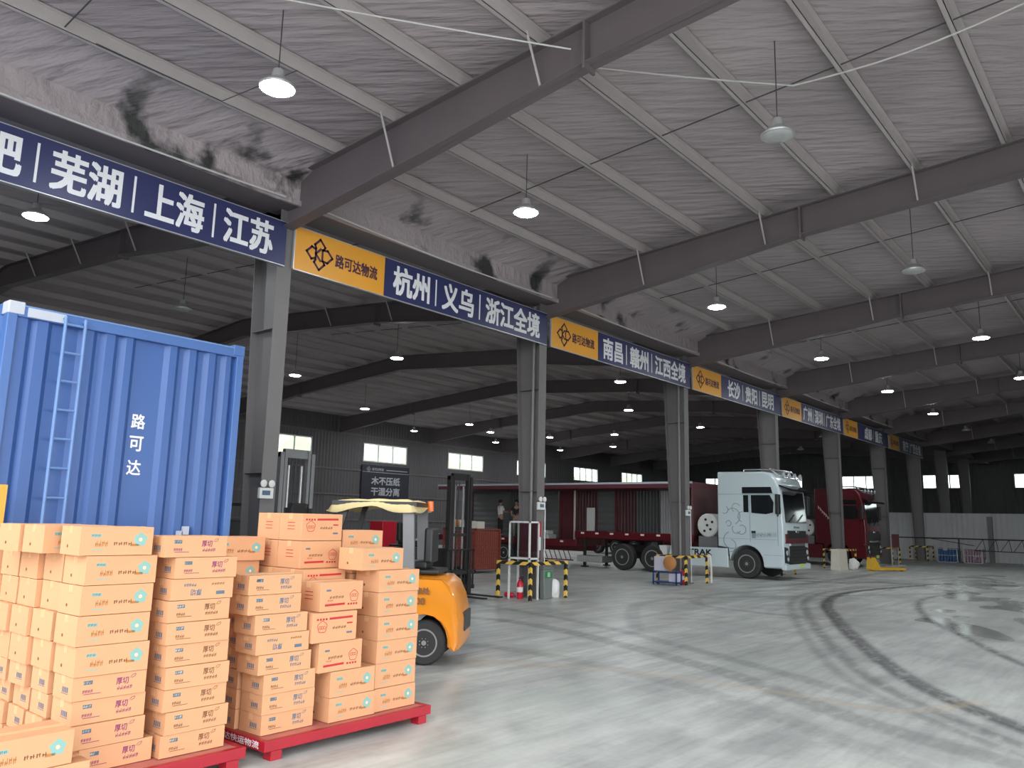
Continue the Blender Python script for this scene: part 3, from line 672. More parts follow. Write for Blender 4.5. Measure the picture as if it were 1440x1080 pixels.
def stack(x, y, z0, items, what, jit=.012):
    z = z0
    for i, it in enumerate(items):
        kind, dx = it if isinstance(it, tuple) else (it, 0.0)
        c = carton(kind, x+dx+JR.uniform(-jit, jit)*.5, y+JR.uniform(-jit, jit), z, '%s carton up in %s' % (ORD[i], what), R(JR.uniform(-.8, .8)))
        z += cproto[kind]['_dims'][2]+.004
    return z
DESC = {'small_purple': 'flat carton with purple print', 'small_brown': 'flat carton with brown print', 'small': 'flat carton with blue print', 'small_upside': 'flat carton printed upside down', 'flower': 'carton with teal flower', 'tallflower': 'carton with teal flower', 'striped': 'carton with red stripe along its top', 'striped_low': 'carton with red stripe along its foot'}
def front_stack(x, y, items, where):
    z = .151
    for i, (kind, dx) in enumerate(items):
        carton(kind, x+dx, y+JR.uniform(-.012, .012), z, '%s, %s up in %s' % (DESC[kind], ORD[i], where), R(JR.uniform(-1, 1)))
        z += cproto[kind]['_dims'][2]+.004
    return z
# far pallet, three front stacks (x offsets follow the uneven stacking)
front_stack(5.075, -6.58, [('flower',0),('tallflower',0),('flower',0),('tallflower',-.005),('tallflower',-.01),('flower',-.02)], 'the forklift side stack of the far pallet')
carton('flower', 4.87, -6.56, 1.399, 'carton with teal flower set back below the topmost flower carton of the far pallet', R(.5))
front_stack(4.56, -6.60, [('flower',0),('striped_low',-.0)], 'the middle stack of the far pallet') if False else None
z = .151
for kind, dx, dy, lab in (('flower',4.553,0,'carton with teal flower, bottom of the middle stack of the far pallet'), ('tallflower',4.55,0,'carton with teal flower under the striped cartons of the far pallet'),
    ('striped_low',4.415,0,'carton with red stripe along its foot, lowest striped one of the middle stack'), ('striped',4.33,0,'carton with red stripe along its top, second striped one of the middle stack'), ('striped_low',4.41,.02,'carton with red stripe along its foot, third striped one of the middle stack')):
    carton(kind, dx, -6.60+dy, z, lab, R(JR.uniform(-1, 1))); z += cproto[kind]['_dims'][2]+.004
zt = z
front_stack(3.92, -6.56, [('small',.01),('small',-.0),('small',-.01),('small',-.07),('small_upside',-.10),('small',-.12),('small',-.19),('small',-.20)], 'the gap side stack of the far pallet')
# rows behind on the far pallet
for j, yy in enumerate((-6.205, -5.855, -5.50)):
    z = .151
    for i in range(5):
        carton('striped', 4.50, yy, z, '%s carton up, %s row behind the striped stack of the far pallet' % (ORD[i], ORD[j])); z += .25
    zrow = z
for j, yy in enumerate((-6.10, -5.745)):
    for i, kind in enumerate(('striped_low', 'striped')):
        carton(kind, 4.52, yy, zrow+.25*i, 'striped carton in the %s layer on top of the far pallet, %s from the yard' % (('lower', 'upper')[i], ORD[j]), R(.6-.7*j+.3*i))
z = .151
for i in range(7):
    carton('flower', 5.03, -6.205, z, 'flower carton, %s up, hidden row behind the forklift side stack' % ORD[i]); z += .2
carton('flower', 5.02, -6.07, z, 'carton with teal flower, topmost on the forklift side of the far pallet', R(-1))
for j, yy in enumerate((-6.22, -5.91, -5.60)):
    z = .151
    for i in range(6 if j < 2 else 7):
        carton('small', 3.90, yy, z, 'flat carton, %s up, %s row behind the gap side stack of the far pallet' % (ORD[i], ORD[j])); z += .156
ztop = z
carton('tallflower', 3.93, -5.60, ztop+.0, 'small carton standing behind the gap at the back of the far pallet'); carton('tallflower', 3.95, -5.62, ztop+.216, 'topmost carton behind the gap at the back of the far pallet', R(-3))
# near pallet: corner stack and the stack beside the gap
za = front_stack(2.47, -6.52, [('small_purple',.09),('small_purple',.02),('small_purple',.015),('small_purple',.0),('flower',-.005),('flower',-.02),('flower',-.01),('flower',0)], 'the corner stack of the near pallet')
carton('flower', 2.415, -6.52, za, 'carton with teal flower on top of the corner stack of the near pallet', R(-1.5))
front_stack(3.08, -6.58, [('small_brown',.01),('small_brown',.025),('small_brown',.0),('small_brown',.0),('small_brown',-.01),('small_brown',-.025),('small_brown',-.03),('small_upside',-.015),('small_purple',-.005),('small_purple',-.10)], 'the gap side stack of the near pallet')
for j in range(5):
    z = .151; top = 8 if j < 4 else 7
    for i in range(top):
        kind = 'small_purple' if i < 4 else 'flower'
        yy = -6.165+.354*j+(.02 if i % 2 else 0)
        carton(kind, 2.46+JR.uniform(-.03, .02)-.02*j*(i > 3), yy, z, '%s plain-ended carton up, %s row behind the corner stack of the near pallet' % (ORD[i], ORD[j]), R(JR.uniform(-1.2, 1.2))); z += cproto[kind]['_dims'][2]+.004
carton('flower', 2.33, -6.13, za, 'topmost carton behind the corner carton of the near pallet, its end showing', R(2))
carton('flower', 2.30, -5.77, za, 'second topmost carton behind the corner carton of the near pallet', R(4))
for j in range(3):
    z = .151
    for i in range(9):
        carton('small_brown', 3.06, -6.26+.32*j, z, '%s carton up, %s row behind the gap side stack of the near pallet' % (ORD[i], ORD[j])); z += .156
carton('flower', 1.95, -6.93, .151, 'lower carton jutting out at the near corner of the near pallet'); carton('flower', 1.84, -6.93, .351, 'upper carton jutting out at the near corner of the near pallet', R(1))

# ------------------------------------------------------------------ wheels
def wheel(parent, c, r, wd, side=-1, rimmat='rim', name='wheel', n=28):
    """tyre with a dished rim as its child; axle along X, outer face towards side"""
    c = Vector(c); ax = (side, 0, 0); h = wd/2
    t = MB().lathe(c, ax, [(-h, r*.62), (-h, r*.90), (-h*.75, r*.985), (-h*.3, r), (h*.3, r), (h*.75, r*.985), (h, r*.90), (h*.96, r*.62)], n).build(name, 'rubber', parent, smooth=True)
    t['_base'] = list(parent.get('_base', (0,0,0)))
    g = MB().lathe(c, ax, [(h*.35, r*.60), (h*.99, r*.62), (h*.97, r*.55), (h*.45, r*.50), (h*.35, r*.30), (h*.75, r*.27), (h*.80, r*.12), (h*1.0, r*.11), (h*1.02, r*.02)], n)
    for i in range(8):
        a = 2*math.pi*i/8; p = c+Vector((side*h*.36, math.cos(a)*r*.40, math.sin(a)*r*.40)); g.cyl(p, p+Vector((side*.012, 0, 0)), r*.055, None, 8, 1)
        p = c+Vector((side*h*.76, math.cos(a+.4)*r*.2, math.sin(a+.4)*r*.2)); g.cyl(p, p+Vector((side*.03, 0, 0)), r*.025, None, 6)
    g.build('rim', [rimmat, 'black'], t, smooth=True)
    return t

# ------------------------------------------------------------------ blue container on its trailer
XL, XR, YF, CZ0, CZ1 = 2.65, 5.20, -3.80, 1.25, 3.86
t = thing('container_trailer', 'blue corrugated container with a ladder and white characters on its end wall', 'container', (3.9, YF, 0))
mb = MB()
prof = [(XL+.08, .0)]
for a, b in ((2.74,2.84), (2.93,3.03), (3.38,3.47), (3.60,3.69), (3.81,3.88), (4.30,4.38), (4.53,4.61), (4.77,4.85), (4.99,5.05)):
    prof += [(a-.05, .045), (a, .0), (b, .0), (b+.05, .045)]
prof += [(XR-.08, .0)]
# outward ribs at depth 0, panel between at .045; wide flat middle
vs = []
for x, d in prof: vs += [(x, YF+.03+d, CZ0+.12), (x, YF+.03+d, CZ1-.13)]
mb.add(vs, [(2*i, 2*i+2, 2*i+3, 2*i+1) for i in range(len(prof)-1)])
mb.build('end_wall', 'cblue', t)
s1 = MB(); n = 84; LY = 12.0
for x, sgn in ((XL, 1), (XR, -1)):
    vs = []; yy = []
    y = YF+.15
    while y < YF+LY-.2: yy += [(y, .03), (y+.07, 0), (y+.14, 0), (y+.21, .03)]; y += .28
    for y, d in yy: vs += [(x+sgn*d, y, CZ0+.12), (x+sgn*d, y, CZ1-.10)]
    s1.add(vs, [(2*i, 2*i+2, 2*i+3, 2*i+1) for i in range(len(yy)-1)])
s1.build('side_wall', 'cblue', t)
MB().box(XL+.02, XR-.02, YF+.05, YF+LY, CZ1-.06, CZ1-.02).build('roof', 'cblue', t)
fr = MB().box(XL, XL+.09, YF, YF+.12, CZ0, CZ1-.1).box(XR-.09, XR, YF, YF+.12, CZ0, CZ1-.1).box(XL+.09, XR-.09, YF, YF+.10, CZ1-.14, CZ1-.02).box(XL+.09, XR-.09, YF, YF+.12, CZ0, CZ0+.14)
fr.box(XL, XL+.08, YF+.12, YF+LY, CZ1-.12, CZ1).box(XR-.08, XR, YF+.12, YF+LY, CZ1-.12, CZ1).box(XL, XL+.08, YF+.12, YF+LY, CZ0, CZ0+.14).box(XR-.08, XR, YF+.12, YF+LY, CZ0, CZ0+.14)
fr.box(XL+.02, XR-.02, YF+LY-.06, YF+LY, CZ0, CZ1-.02)
fr.build('frame', 'cblue_rail', t, bevel=.008)
MB().box(XL+.1, XR-.1, YF-.006, YF+.0, CZ1-.040, CZ1-.022).build('drip_edge', 'cblue_edge', t)
for x in (XL, XR-.14):
    for z in (CZ1-.12, CZ0-.01): MB().box(x-.004, x+.144, YF-.008, YF+.16, z, z+.125).build('corner_casting', 'cgrey' if x == XL and z > 3 else 'cblue_rail', t, bevel=.01)
MB().box(XL+.17, XL+.52, YF-.01, YF+.0, CZ1-.13, CZ1-.04).build('corner_plate', 'cgrey', t)
la = MB()
for x in (3.155, 3.345): la.cyl((x, YF-.05, 1.5), (x, YF-.05, 3.80), .017, None, 8).cyl((x, YF-.05, 3.78), (x, YF+.04, 3.78), .015, None, 8).cyl((x, YF-.05, 1.6), (x, YF+.04, 1.6), .015, None, 8)
z = 3.72
while z > 1.5: la.cyl((3.155, YF-.05, z), (3.345, YF-.05, z), .013, None, 8); z -= .288
la.build('ladder', 'cblue_edge', t)
for ch, z in (('路', 2.76), ('可', 2.52), ('达', 2.265)): MB().text(ch, (3.97, YF+.071, z), (1,0,0), (0,0,1), .145, .155, 0, .025).build('lettering', 'white_text', t)
MB().box(4.62, 4.69, YF-.01, YF+.03, 1.64, 1.73).box(4.56, 4.60, YF-.02, YF+.03, 1.60, 1.68).build('door_socket', 'cgrey', t)
ch = MB()
for x in (3.45, 4.4): ch.box(x-.07, x+.07, YF+.3, YF+LY, .92, 1.24)
for i in range(8): ch.box(XL+.05, XR-.05, YF+.4+1.6*i, YF+.5+1.6*i, 1.08, 1.24)
ch.build('chassis', 'cblue_rail', t)
for x in (3.3, 4.55): MB().box(x-.06, x+.06, YF+2.2, YF+2.32, .06, .95).box(x-.14, x+.14, YF+2.12, YF+2.4, 0, .06).build('landing_leg', 'fork_dark', t)
for y in (YF+8.6, YF+9.9):
    for x, s in ((2.85, -1), (5.0, 1)): wheel(t, (x, y, .52), .52, .28, s)
    MB().cyl((2.9, y, .52), (4.95, y, .52), .07).box(3.4, 3.5, y-.1, y+.1, .5, .95).box(4.35, 4.45, y-.1, y+.1, .5, .95).build('axle', 'fork_dark', t)
# orange board on a white post past the container's edge
t = thing('roadside_board', 'plain orange board on a thin white post beyond the container edge', 'board', (2.4, -4.2, 0))
MB().box(2.2, 2.70, -4.22, -4.19, 1.74, 2.09).build('board', 'orange_sign', t); MB().cyl((2.64, -4.165, 0), (2.64, -4.165, 2.07), .02, None, 8).build('post', 'white', t)

# ------------------------------------------------------------------ forklifts (forward is +Y in their own space)
def forklift(label, loc, rz, paint, mast, mast_h, cloth=False, text=False, roof=True):
    t = thing('forklift', label, 'forklift', (0,0,0)); W = .56
    # counterweight: loft of the side outline, hollowed by the wheel arch
    arch = [(-.60+.36*math.cos(R(a)), .29+.36*math.sin(R(a))) for a in (8, 28, 48, 68, 90, 112, 132, 152, 172, 186)]
    prof = [(-1.02,.20), (-1.06,.28), (-1.06,.58), (-1.0,.86), (-.92,1.04), (-.82,1.12), (-.10,1.13), (-.04,1.05), (-.04,.30)]+arch
    cw = MB(); n = len(prof); vs = []
    ring = [(-W+.02, .90), (-W, .97), (-W+.06, 1.0), (-W+.20, 1.04), (W-.20, 1.04), (W-.06, 1.0), (W, .97), (W-.02, .90)]
    for x, k in ring:
        for q, (y, z) in enumerate(prof):
            yy = -.5+(y+.5)*k if y < -.7 else y; vs.append((x*(1-.10*max(0, z-.75)), yy, z-(.03 if z > 1.0 and abs(x) > W-.08 else 0)))
    fs_ = [tuple(range(n)), tuple(range((len(ring)-1)*n, len(ring)*n))]
    for j_ in range(len(ring)-1): fs_ += [(j_*n+q, j_*n+(q+1) % n, (j_+1)*n+(q+1) % n, (j_+1)*n+q) for q in range(n)]
    cw.add(vs, fs_); cw.build('counterweight', paint, t, smooth=True)
    MB().box(-W*.5, W*.5, -1.10, -1.06, .42, .66).build('tow_plate', 'fork_dark', t)
    MB().box(-.45, .45, -.3, .95, .28, .62).box(-.55, .55, -.12, .60, .32, .58).build('chassis', 'fork_dark', t, bevel=.02)
    MB().box(-.38, .38, -.75, -.15, 1.14, 1.20).box(-.25, .25, -.55, -.1, 1.20, 1.30).box(-.25, .25, -.62, -.50, 1.28, 1.75).build('seat', 'black', t, bevel=.03)
    MB().box(-.46, .46, .60, .78, .6, 1.15).build('dashboard', 'fork_dark', t, bevel=.02)
    s = MB().cyl((0,.62,1.1), (0,.42,1.32), .02)
    for i in range(14):
        a, b = (2*math.pi*i/14, 2*math.pi*(i+1)/14); f = lambda q: (.16*math.cos(q), .40+.10*math.sin(q), 1.34+.12*math.sin(q)); s.cyl(f(a), f(b), .013, None, 6)
    s.build('steering_wheel', 'black', t)
    for x, sd in ((-.43, -1), (.43, 1)):
        wheel(t, (x, -.60, .285), .285, .20, sd, 'rim'); wheel(t, (x*1.08, .98, .36), .36, .26, sd, 'rim')
    MB().cyl((-.4,-.60,.285), (.4,-.60,.285), .05).cyl((-.4,.98,.36), (.4,.98,.36), .06).build('axle', 'fork_dark', t)
    if roof:
        for x in (-.49, .49):
            MB().obox((x,-.36,1.1), (x,-.32,2.05), .07, .15).build('rear_post', 'fork_grey', t)
            MB().obox((x,.80,1.0), (x,.52,2.05), .06, .07).build('front_post', 'fork_dark', t)
        g = MB().box(-.54, -.47, -.43, .72, 2.03, 2.09).box(.47, .54, -.43, .72, 2.03, 2.09).box(-.47, .47, -.43, -.36, 2.03, 2.09).box(-.47, .47, .65, .72, 2.03, 2.09)
        for i in range(7): g.box(-.46, .46, -.28+.14*i, -.25+.14*i, 2.04, 2.08)
        g.build('overhead_guard', 'fork_dark', t)
        MB().cyl((.3,-.47,1.98), (.3,-.47,2.01), .05).cyl((.3,-.47,2.01), (.3,-.47,2.12), .05, .04).box(.27,.33,-.47,-.43,2.0,2.06).build('beacon', 'beacon', t, smooth=True)
    if cloth:
        c = MB(); nx_, ny_ = 13, 17; vs = []
        for i in range(nx_):
            for j in range(ny_):
                x = -.60+1.2*i/(nx_-1); y = -.44+1.22*j/(ny_-1); e = max(abs(x)/.60, abs(y-.17)/.61)
                vs.append((x, y, 2.112+.010*math.sin(9*x+4*y)+.006*math.sin(17*y)-(.13*max(0, e-.86)/.14*(1+.30*math.sin(7*y+5*x)))))
        c.add(vs, [(i*ny_+j, (i+1)*ny_+j, (i+1)*ny_+j+1, i*ny_+j+1) for i in range(nx_-1) for j in range(ny_-1)])
        o = c.build('roof_cover', 'cloth', t, smooth=True); sm = o.modifiers.new('thickness', 'SOLIDIFY'); sm.thickness = .012
    m = MB(); y0 = 1.30
    for x in (-.40, .32): m.box(x, x+.08, y0, y0+.13, .12, mast_h)
    m.box(-.40, .40, y0+.02, y0+.10, mast_h-.1, mast_h).box(-.40, .40, y0, y0+.05, .35, .45).box(-.40, .40, y0, y0+.05, mast_h*.55, mast_h*.55+.08)
    m.build('mast', mast, t)
    m = MB()
    for x in (-.30, .24): m.box(x, x+.06, y0+.02, y0+.12, .3, mast_h+.06)
    for z in (.6, mast_h*.5, mast_h+.0): m.box(-.30, .30, y0+.05, y0+.09, z, z+.07)
    m.build('inner_mast', mast, t)
    m = MB()
    for x in (-.15, .15): m.cyl((x, y0+.04, .3), (x, y0+.04, mast_h*.92), .028, None, 10)
    m.build('lift_cylinder', 'galv' if mast != 'fork_dark' else 'fork_grey', t)
    MB().tube([(-.05, y0-.02, .7), (-.06, y0-.06, mast_h*.6), (-.04, y0+.0, mast_h*.95)], .016, 6).tube([(.05, y0-.02, .7), (.05, y0-.05, mast_h*.6), (.05, y0+.0, mast_h*.95)], .016, 6).build('hydraulic_hose', 'black', t)
    m = MB()
    for z in (.2, .55): m.box(-.5, .5, y0+.14, y0+.18, z, z+.1)
    for i in range(7): m.box(-.48+.155*i, -.45+.155*i, y0+.14, y0+.17, .2, 1.15)
    m.box(-.48, .48, y0+.14, y0+.17, 1.12, 1.16)
    m.build('load_backrest', mast, t)
    for x in (-.34, .22): MB().box(x, x+.12, y0+.18, y0+.22, .06, .65).box(x, x+.12, y0+.22, y0+1.25, .06, .10).build('fork', 'fork_dark', t)
    if text:
        MB().text('机修处', (-W-.004, -.36, .90), (0,-1,0), (0,0,1), .30, .085, 0, .03).text('3800', (-W-.004, -.36, .77), (0,-1,0), (0,0,1), .24, .085, 0, .04).build('lettering', 'ink_brown', t)
    t.location = loc; t.rotation_euler = (0,0,rz); return t
forklift('orange forklift parked behind the cartons with a pale cloth over its roof', (7.70, -3.82, 0), R(35), 'fork_orange', 'fork_dark', 1.98, True, True)
forklift('grey forklift with a tall mast standing behind the first column', (9.45, 2.35, 0), R(180), 'fork_grey', 'fork_grey', 3.08)
forklift('black forklift with a dark mast in front of the red mesh cage', (14.6, 2.75, 0), R(180), 'fork_dark', 'fork_dark', 2.92, roof=False)

# ------------------------------------------------------------------ tractor units
def tractor(x0, yf, label, paint, lettering, white):
    t = thing('tractor_truck', label, 'truck', (x0+1.25, yf, 0)); Wd = 2.48
    Y = lambda s: yf+s
    arch = [(1.4+.64*math.cos(a), .53+.64*math.sin(a)) for a in [R(6+14*i) for i in range(13)]]
    poly = [(.10,.40), (.0,.58), (.0,1.92), (.10,3.12), (.24,3.55), (.46,3.78), (.70,3.83), (2.48,3.85), (2.50,1.10), (2.10,1.05)]+[p for p in arch]+[(.74,.40)]
    o = MB().prism([(Y(s), z) for s, z in poly], 'X', x0, x0+Wd, 0, .10, .975).build('cab', paint, t, bevel=.03, smooth=True)
    sx = x0-.004
    def sq(name, pts, m, th=.008, parent=t):
        return MB().prism([(Y(s), z) for s, z in pts], 'X', x0-th, x0+.06).build(name, m, parent)
    w_ = sq('side_window', [(.36,2.36), (.62,2.30), (1.16,2.34), (1.17,2.98), (.46,2.98), (.33,2.72)], 'dark_glass')
    sq('quarter_window', [(1.27,2.36), (1.46,2.36), (1.46,2.98), (1.27,2.98)], 'dark_glass')
    sq('upper_window', [(.36,3.04), (1.50,3.04), (1.50,3.27), (.42,3.27)], 'dark_glass')
    MB().box(sx-.006, sx, Y(.22), Y(2.46), 3.005, 3.02).box(sx-.006, sx, Y(1.22), Y(1.235), 1.3, 3.0).box(sx-.006, sx, Y(.25), Y(2.46), 1.40, 1.412).box(sx-.006, sx, Y(.2), Y(.215), 1.2, 2.3).box(sx-.006, sx, Y(.05), Y(.74), .86, .872).build('panel_gap', 'truck_line' if white else 'maroon', t)
    MB().box(sx-.03, sx, Y(1.02), Y(1.17), 1.62, 1.70).build('door_handle', 'black', t)
    # front
    fx0, fx1 = x0+.22, x0+Wd-.22
    MB().add([(fx0, Y(-.012), 2.02), (fx1, Y(-.012), 2.02), (fx1, Y(.09), 3.12), (fx0, Y(.09), 3.12), (fx0, Y(.06), 2.02), (fx1, Y(.06), 2.02), (fx1, Y(.16), 3.12), (fx0, Y(.16), 3.12)],
        [(0,1,2,3), (7,6,5,4), (0,4,5,1), (1,5,6,2), (2,6,7,3), (3,7,4,0)]).build('windscreen', 'dark_glass', t)
    for a, b in ((.5, 1.1), (1.3, 1.95)): MB().obox((x0+a, Y(-.04), 2.02), (x0+b, Y(.0), 2.32), .02, .02).build('wiper', 'black', t)
    MB().box(x0+.12, x0+Wd-.12, Y(-.03), Y(.05), 1.28, 1.62).build('grille_band', 'truck_red' if white else 'black', t, bevel=.02)
    MB().box(x0+.35, x0+Wd-.35, Y(-.036), Y(.02), 1.45, 1.74).build('upper_grille', 'black', t, bevel=.02)
    g = MB().box(x0+.5, x0+Wd-.5, Y(-.035), Y(.03), .55, 1.20)
    for i in range(5): g.box(x0+.5, x0+Wd-.5, Y(-.05), Y(-.03), .60+.12*i, .64+.12*i, 1)
    g.build('lower_grille', ['black', 'fork_dark'], t)
    MB().box(x0+.55, x0+Wd-.55, Y(-.045), Y(0), 1.20, 1.28).build('trim_strip', 'chrome', t)
    MB().box(x0+1.08, x0+1.38, Y(-.05), Y(-.03), 1.66, 1.74).build('badge', 'chrome', t, bevel=.02)
    MB().text('SITRAK' if white else 'JIEFANG', (x0+.95, Y(-.012), 1.82), (1,0,0), (0,0,1), .58, .08, 0, .03).build('front_lettering', 'chrome', t) if white else None
    for xa in (x0+.06, x0+Wd-.44):
        h = MB().prism([(xa, .62), (xa+.36, .56), (xa+.36, .80), (xa+.24, 1.12), (xa, 1.16)], 'Y', Y(-.03), Y(.06)).build('headlight', 'black', t); h['_base'] = t['_base']
        MB().lathe((xa+.14, Y(-.03), .96), (0,-1,0), [(0,.09), (.015,.085), (.02,.05)], 14).lathe((xa+.22, Y(-.03), .74), (0,-1,0), [(0,.075), (.015,.07), (.02,.04)], 14).build('lamp', 'headlight', h, smooth=True)
    MB().box(x0+.02, x0+Wd-.02, Y(-.05), Y(.12), .36, .56).build('bumper', paint, t, bevel=.03)
    p = MB().box(x0+1.35, x0+1.79, Y(-.065), Y(-.05), .42, .56).build('number_plate', 'plate', t)
    # mirrors and roof gear
    for xa, sd in ((x0, -1), (x0+Wd, 1)):
        m = MB().box(min(xa+sd*.12, xa+sd*.34), max(xa+sd*.12, xa+sd*.34), Y(.02), Y(.16), 2.30, 3.0).build('mirror', 'black', t, bevel=.03); m['_base'] = t['_base']
        MB().obox((xa, Y(.2), 2.95), (xa+sd*.2, Y(.09), 2.98), .05, .05).obox((xa, Y(.2), 2.25), (xa+sd*.2, Y(.09), 2.34), .05, .05).build('mirror_arm', 'black', m)
    v = MB().prism([(Y(-.28), 3.12), (Y(-.26), 3.20), (Y(.16), 3.36), (Y(.16), 3.30)], 'X', x0+.1, x0+Wd-.1).build('sun_visor', 'dark_glass', t)
    r = MB().tube([(x0+.2, Y(1.5), 3.92), (x0+.2, Y(.5), 3.92), (x0+.3, Y(.1), 3.62), (x0+Wd-.3, Y(.1), 3.62), (x0+Wd-.2, Y(.5), 3.92), (x0+Wd-.2, Y(1.5), 3.92)], .03, 8)
    r.cyl((x0+.2, Y(.5), 3.92), (x0+Wd-.2, Y(.5), 3.92), .03, None, 8).cyl((x0+.2, Y(1.5), 3.85), (x0+.2, Y(1.5), 3.92), .02).cyl((x0+Wd-.2, Y(1.5), 3.85), (x0+Wd-.2, Y(1.5), 3.92), .02)
    r.build('roof_bar', 'chrome', t, smooth=True)
    for i in range(4):
        xx = x0+.42+.55*i; MB().lathe((xx, Y(.10), 3.72), (0,-1,0), [(-.06,.04), (0,.10), (.03,.105), (.035,.08)], 14).build('roof_lamp', 'headlight', t, smooth=True)
    # behind the cab
    f = MB()
    for x in (x0+.80, x0+1.60): f.box(x, x+.10, Y(.5), Y(7.4), .72, 1.0)
    for s in (2.9, 4.4, 5.9, 7.3): f.box(x0+.8, x0+1.7, Y(s), Y(s+.1), .75, .97)
    f.build('chassis_rail', 'fork_dark', t)
    MB().prism([(Y(3.0)+.42*math.cos(R(20*i)), 1.86+.44*math.sin(R(20*i))) for i in range(18)], 'X', x0+.20, x0+2.3, 0, .05, .90).build('gas_tank', 'white', t, smooth=True)
    d = MB()
    for a, rr_ in ((0, .0), (1.3, .22), (2.6, .24), (4.0, .2), (5.2, .24)): d.lathe((x0+.196, Y(3.0)+rr_*math.cos(a), 1.86+rr_*math.sin(a)), (-1,0,0), [(0,.05), (.02,.045)], 10)
    d.build('tank_fitting', 'black', t)
    MB().box(x0+.25, x0+2.2, Y(2.62), Y(3.38), 1.0, 1.45).build('tank_cradle', 'fork_grey', t)
    sk = MB().prism([(Y(2.10), .36), (Y(4.60), .36), (Y(4.45), 1.05), (Y(2.12), 1.05)], 'X', x0+.01, x0+.10, 0, .02, .985).build('side_skirt', paint, t); sk['_base'] = t['_base']
    if lettering: MB().text(lettering, (x0+.006, Y(3.93), .76), (0,-1,0), (0,0,1), 1.18, .21, 0, .05).build('skirt_lettering', 'black', sk)
    MB().prism([(Y(4.62), .45), (Y(4.8), .45), (Y(4.95), 1.05), (Y(4.62), 1.05)], 'X', x0+.02, x0+.5).build('mudguard', 'white' if white else 'fork_dark', t)
    for s in (1.4, 5.25, 6.62):
        for xa, sd in ((x0+.16, -1), (x0+Wd-.16, 1)): wheel(t, (xa, Y(s), .525), .525, .30 if s < 2 else .34, sd)
        MB().cyl((x0+.3, Y(s), .525), (x0+Wd-.3, Y(s), .525), .09).box(x0+.85, x0+1.65, Y(s)-.12, Y(s)+.12, .5, .74).build('axle', 'fork_dark', t)
    MB().cyl((x0+1.25, Y(5.9), 1.0), (x0+1.25, Y(5.9), 1.16), .42, .40, 20).build('fifth_wheel', 'fork_dark', t)
    if not white:
        e = MB(); q = random.Random(9)
        for i in range(9):
            y = Y(1.5)+.09*i; zz = 2.05+.10*i-.02*q.random(); e.obox((sx, y, zz), (sx, y+.07, zz+.12), .004, .03); e.obox((sx, y+.05, zz-.05), (sx, y+.06, zz+.09), .004, .022)
        e.build('door_lettering', 'amber', t)
    if white:
        d = MB()
        def swirl(cy, cz, r, a0, a1, n=16, gr=0.0):
            pts = [(sx, Y(cy)+(r+gr*i)*math.cos(R(a0+(a1-a0)*i/n)), cz+(r+gr*i)*math.sin(R(a0+(a1-a0)*i/n))) for i in range(n+1)]
            d.tube(pts, .013, 5)
        swirl(1.9, 2.25, .22, 20, 250, 14, .008); swirl(1.75, 2.52, .16, -60, 160, 12); swirl(2.05, 1.95, .10, 0, 300); swirl(1.55, 1.75, .14, 60, 330, 14, .004); swirl(1.95, 1.35, .30, 250, 430); swirl(1.75, 1.75, .16, 200, 400); swirl(2.2, 2.45, .14, 120, 300); swirl(1.5, 2.2, .18, -80, 90); swirl(2.0, 1.15, .22, 100, 290)
        d.build('scroll_decal', 'truck_line', t)
        e = MB(); q = random.Random(5)
        for i in range(11):
            y = Y(1.0)-.07*i; zz = 1.46+.004*i; e.box(sx-.001, sx, y-.012, y, zz, zz+.17); e.box(sx-.001, sx, y-.045, y, zz+.05+.06*q.random(), zz+.075+.06*q.random())
            e.box(sx-.001, sx, y-.05, y-.04, zz+.02, zz+.15*q.random()+.05)
        e.box(sx-.001, sx, Y(1.02), Y(1.17), 1.44, 1.62); e.build('door_lettering', 'truck_line', t)
    return t
tractor(28.15, -1.55, 'pearl white high-roof tractor truck with grey scroll decals on its side', 'truck_white', 'SITRAK', True)
tractor(41.8, -.45, 'dark red tractor truck parked beyond the white truck', 'truck_red', None, False)

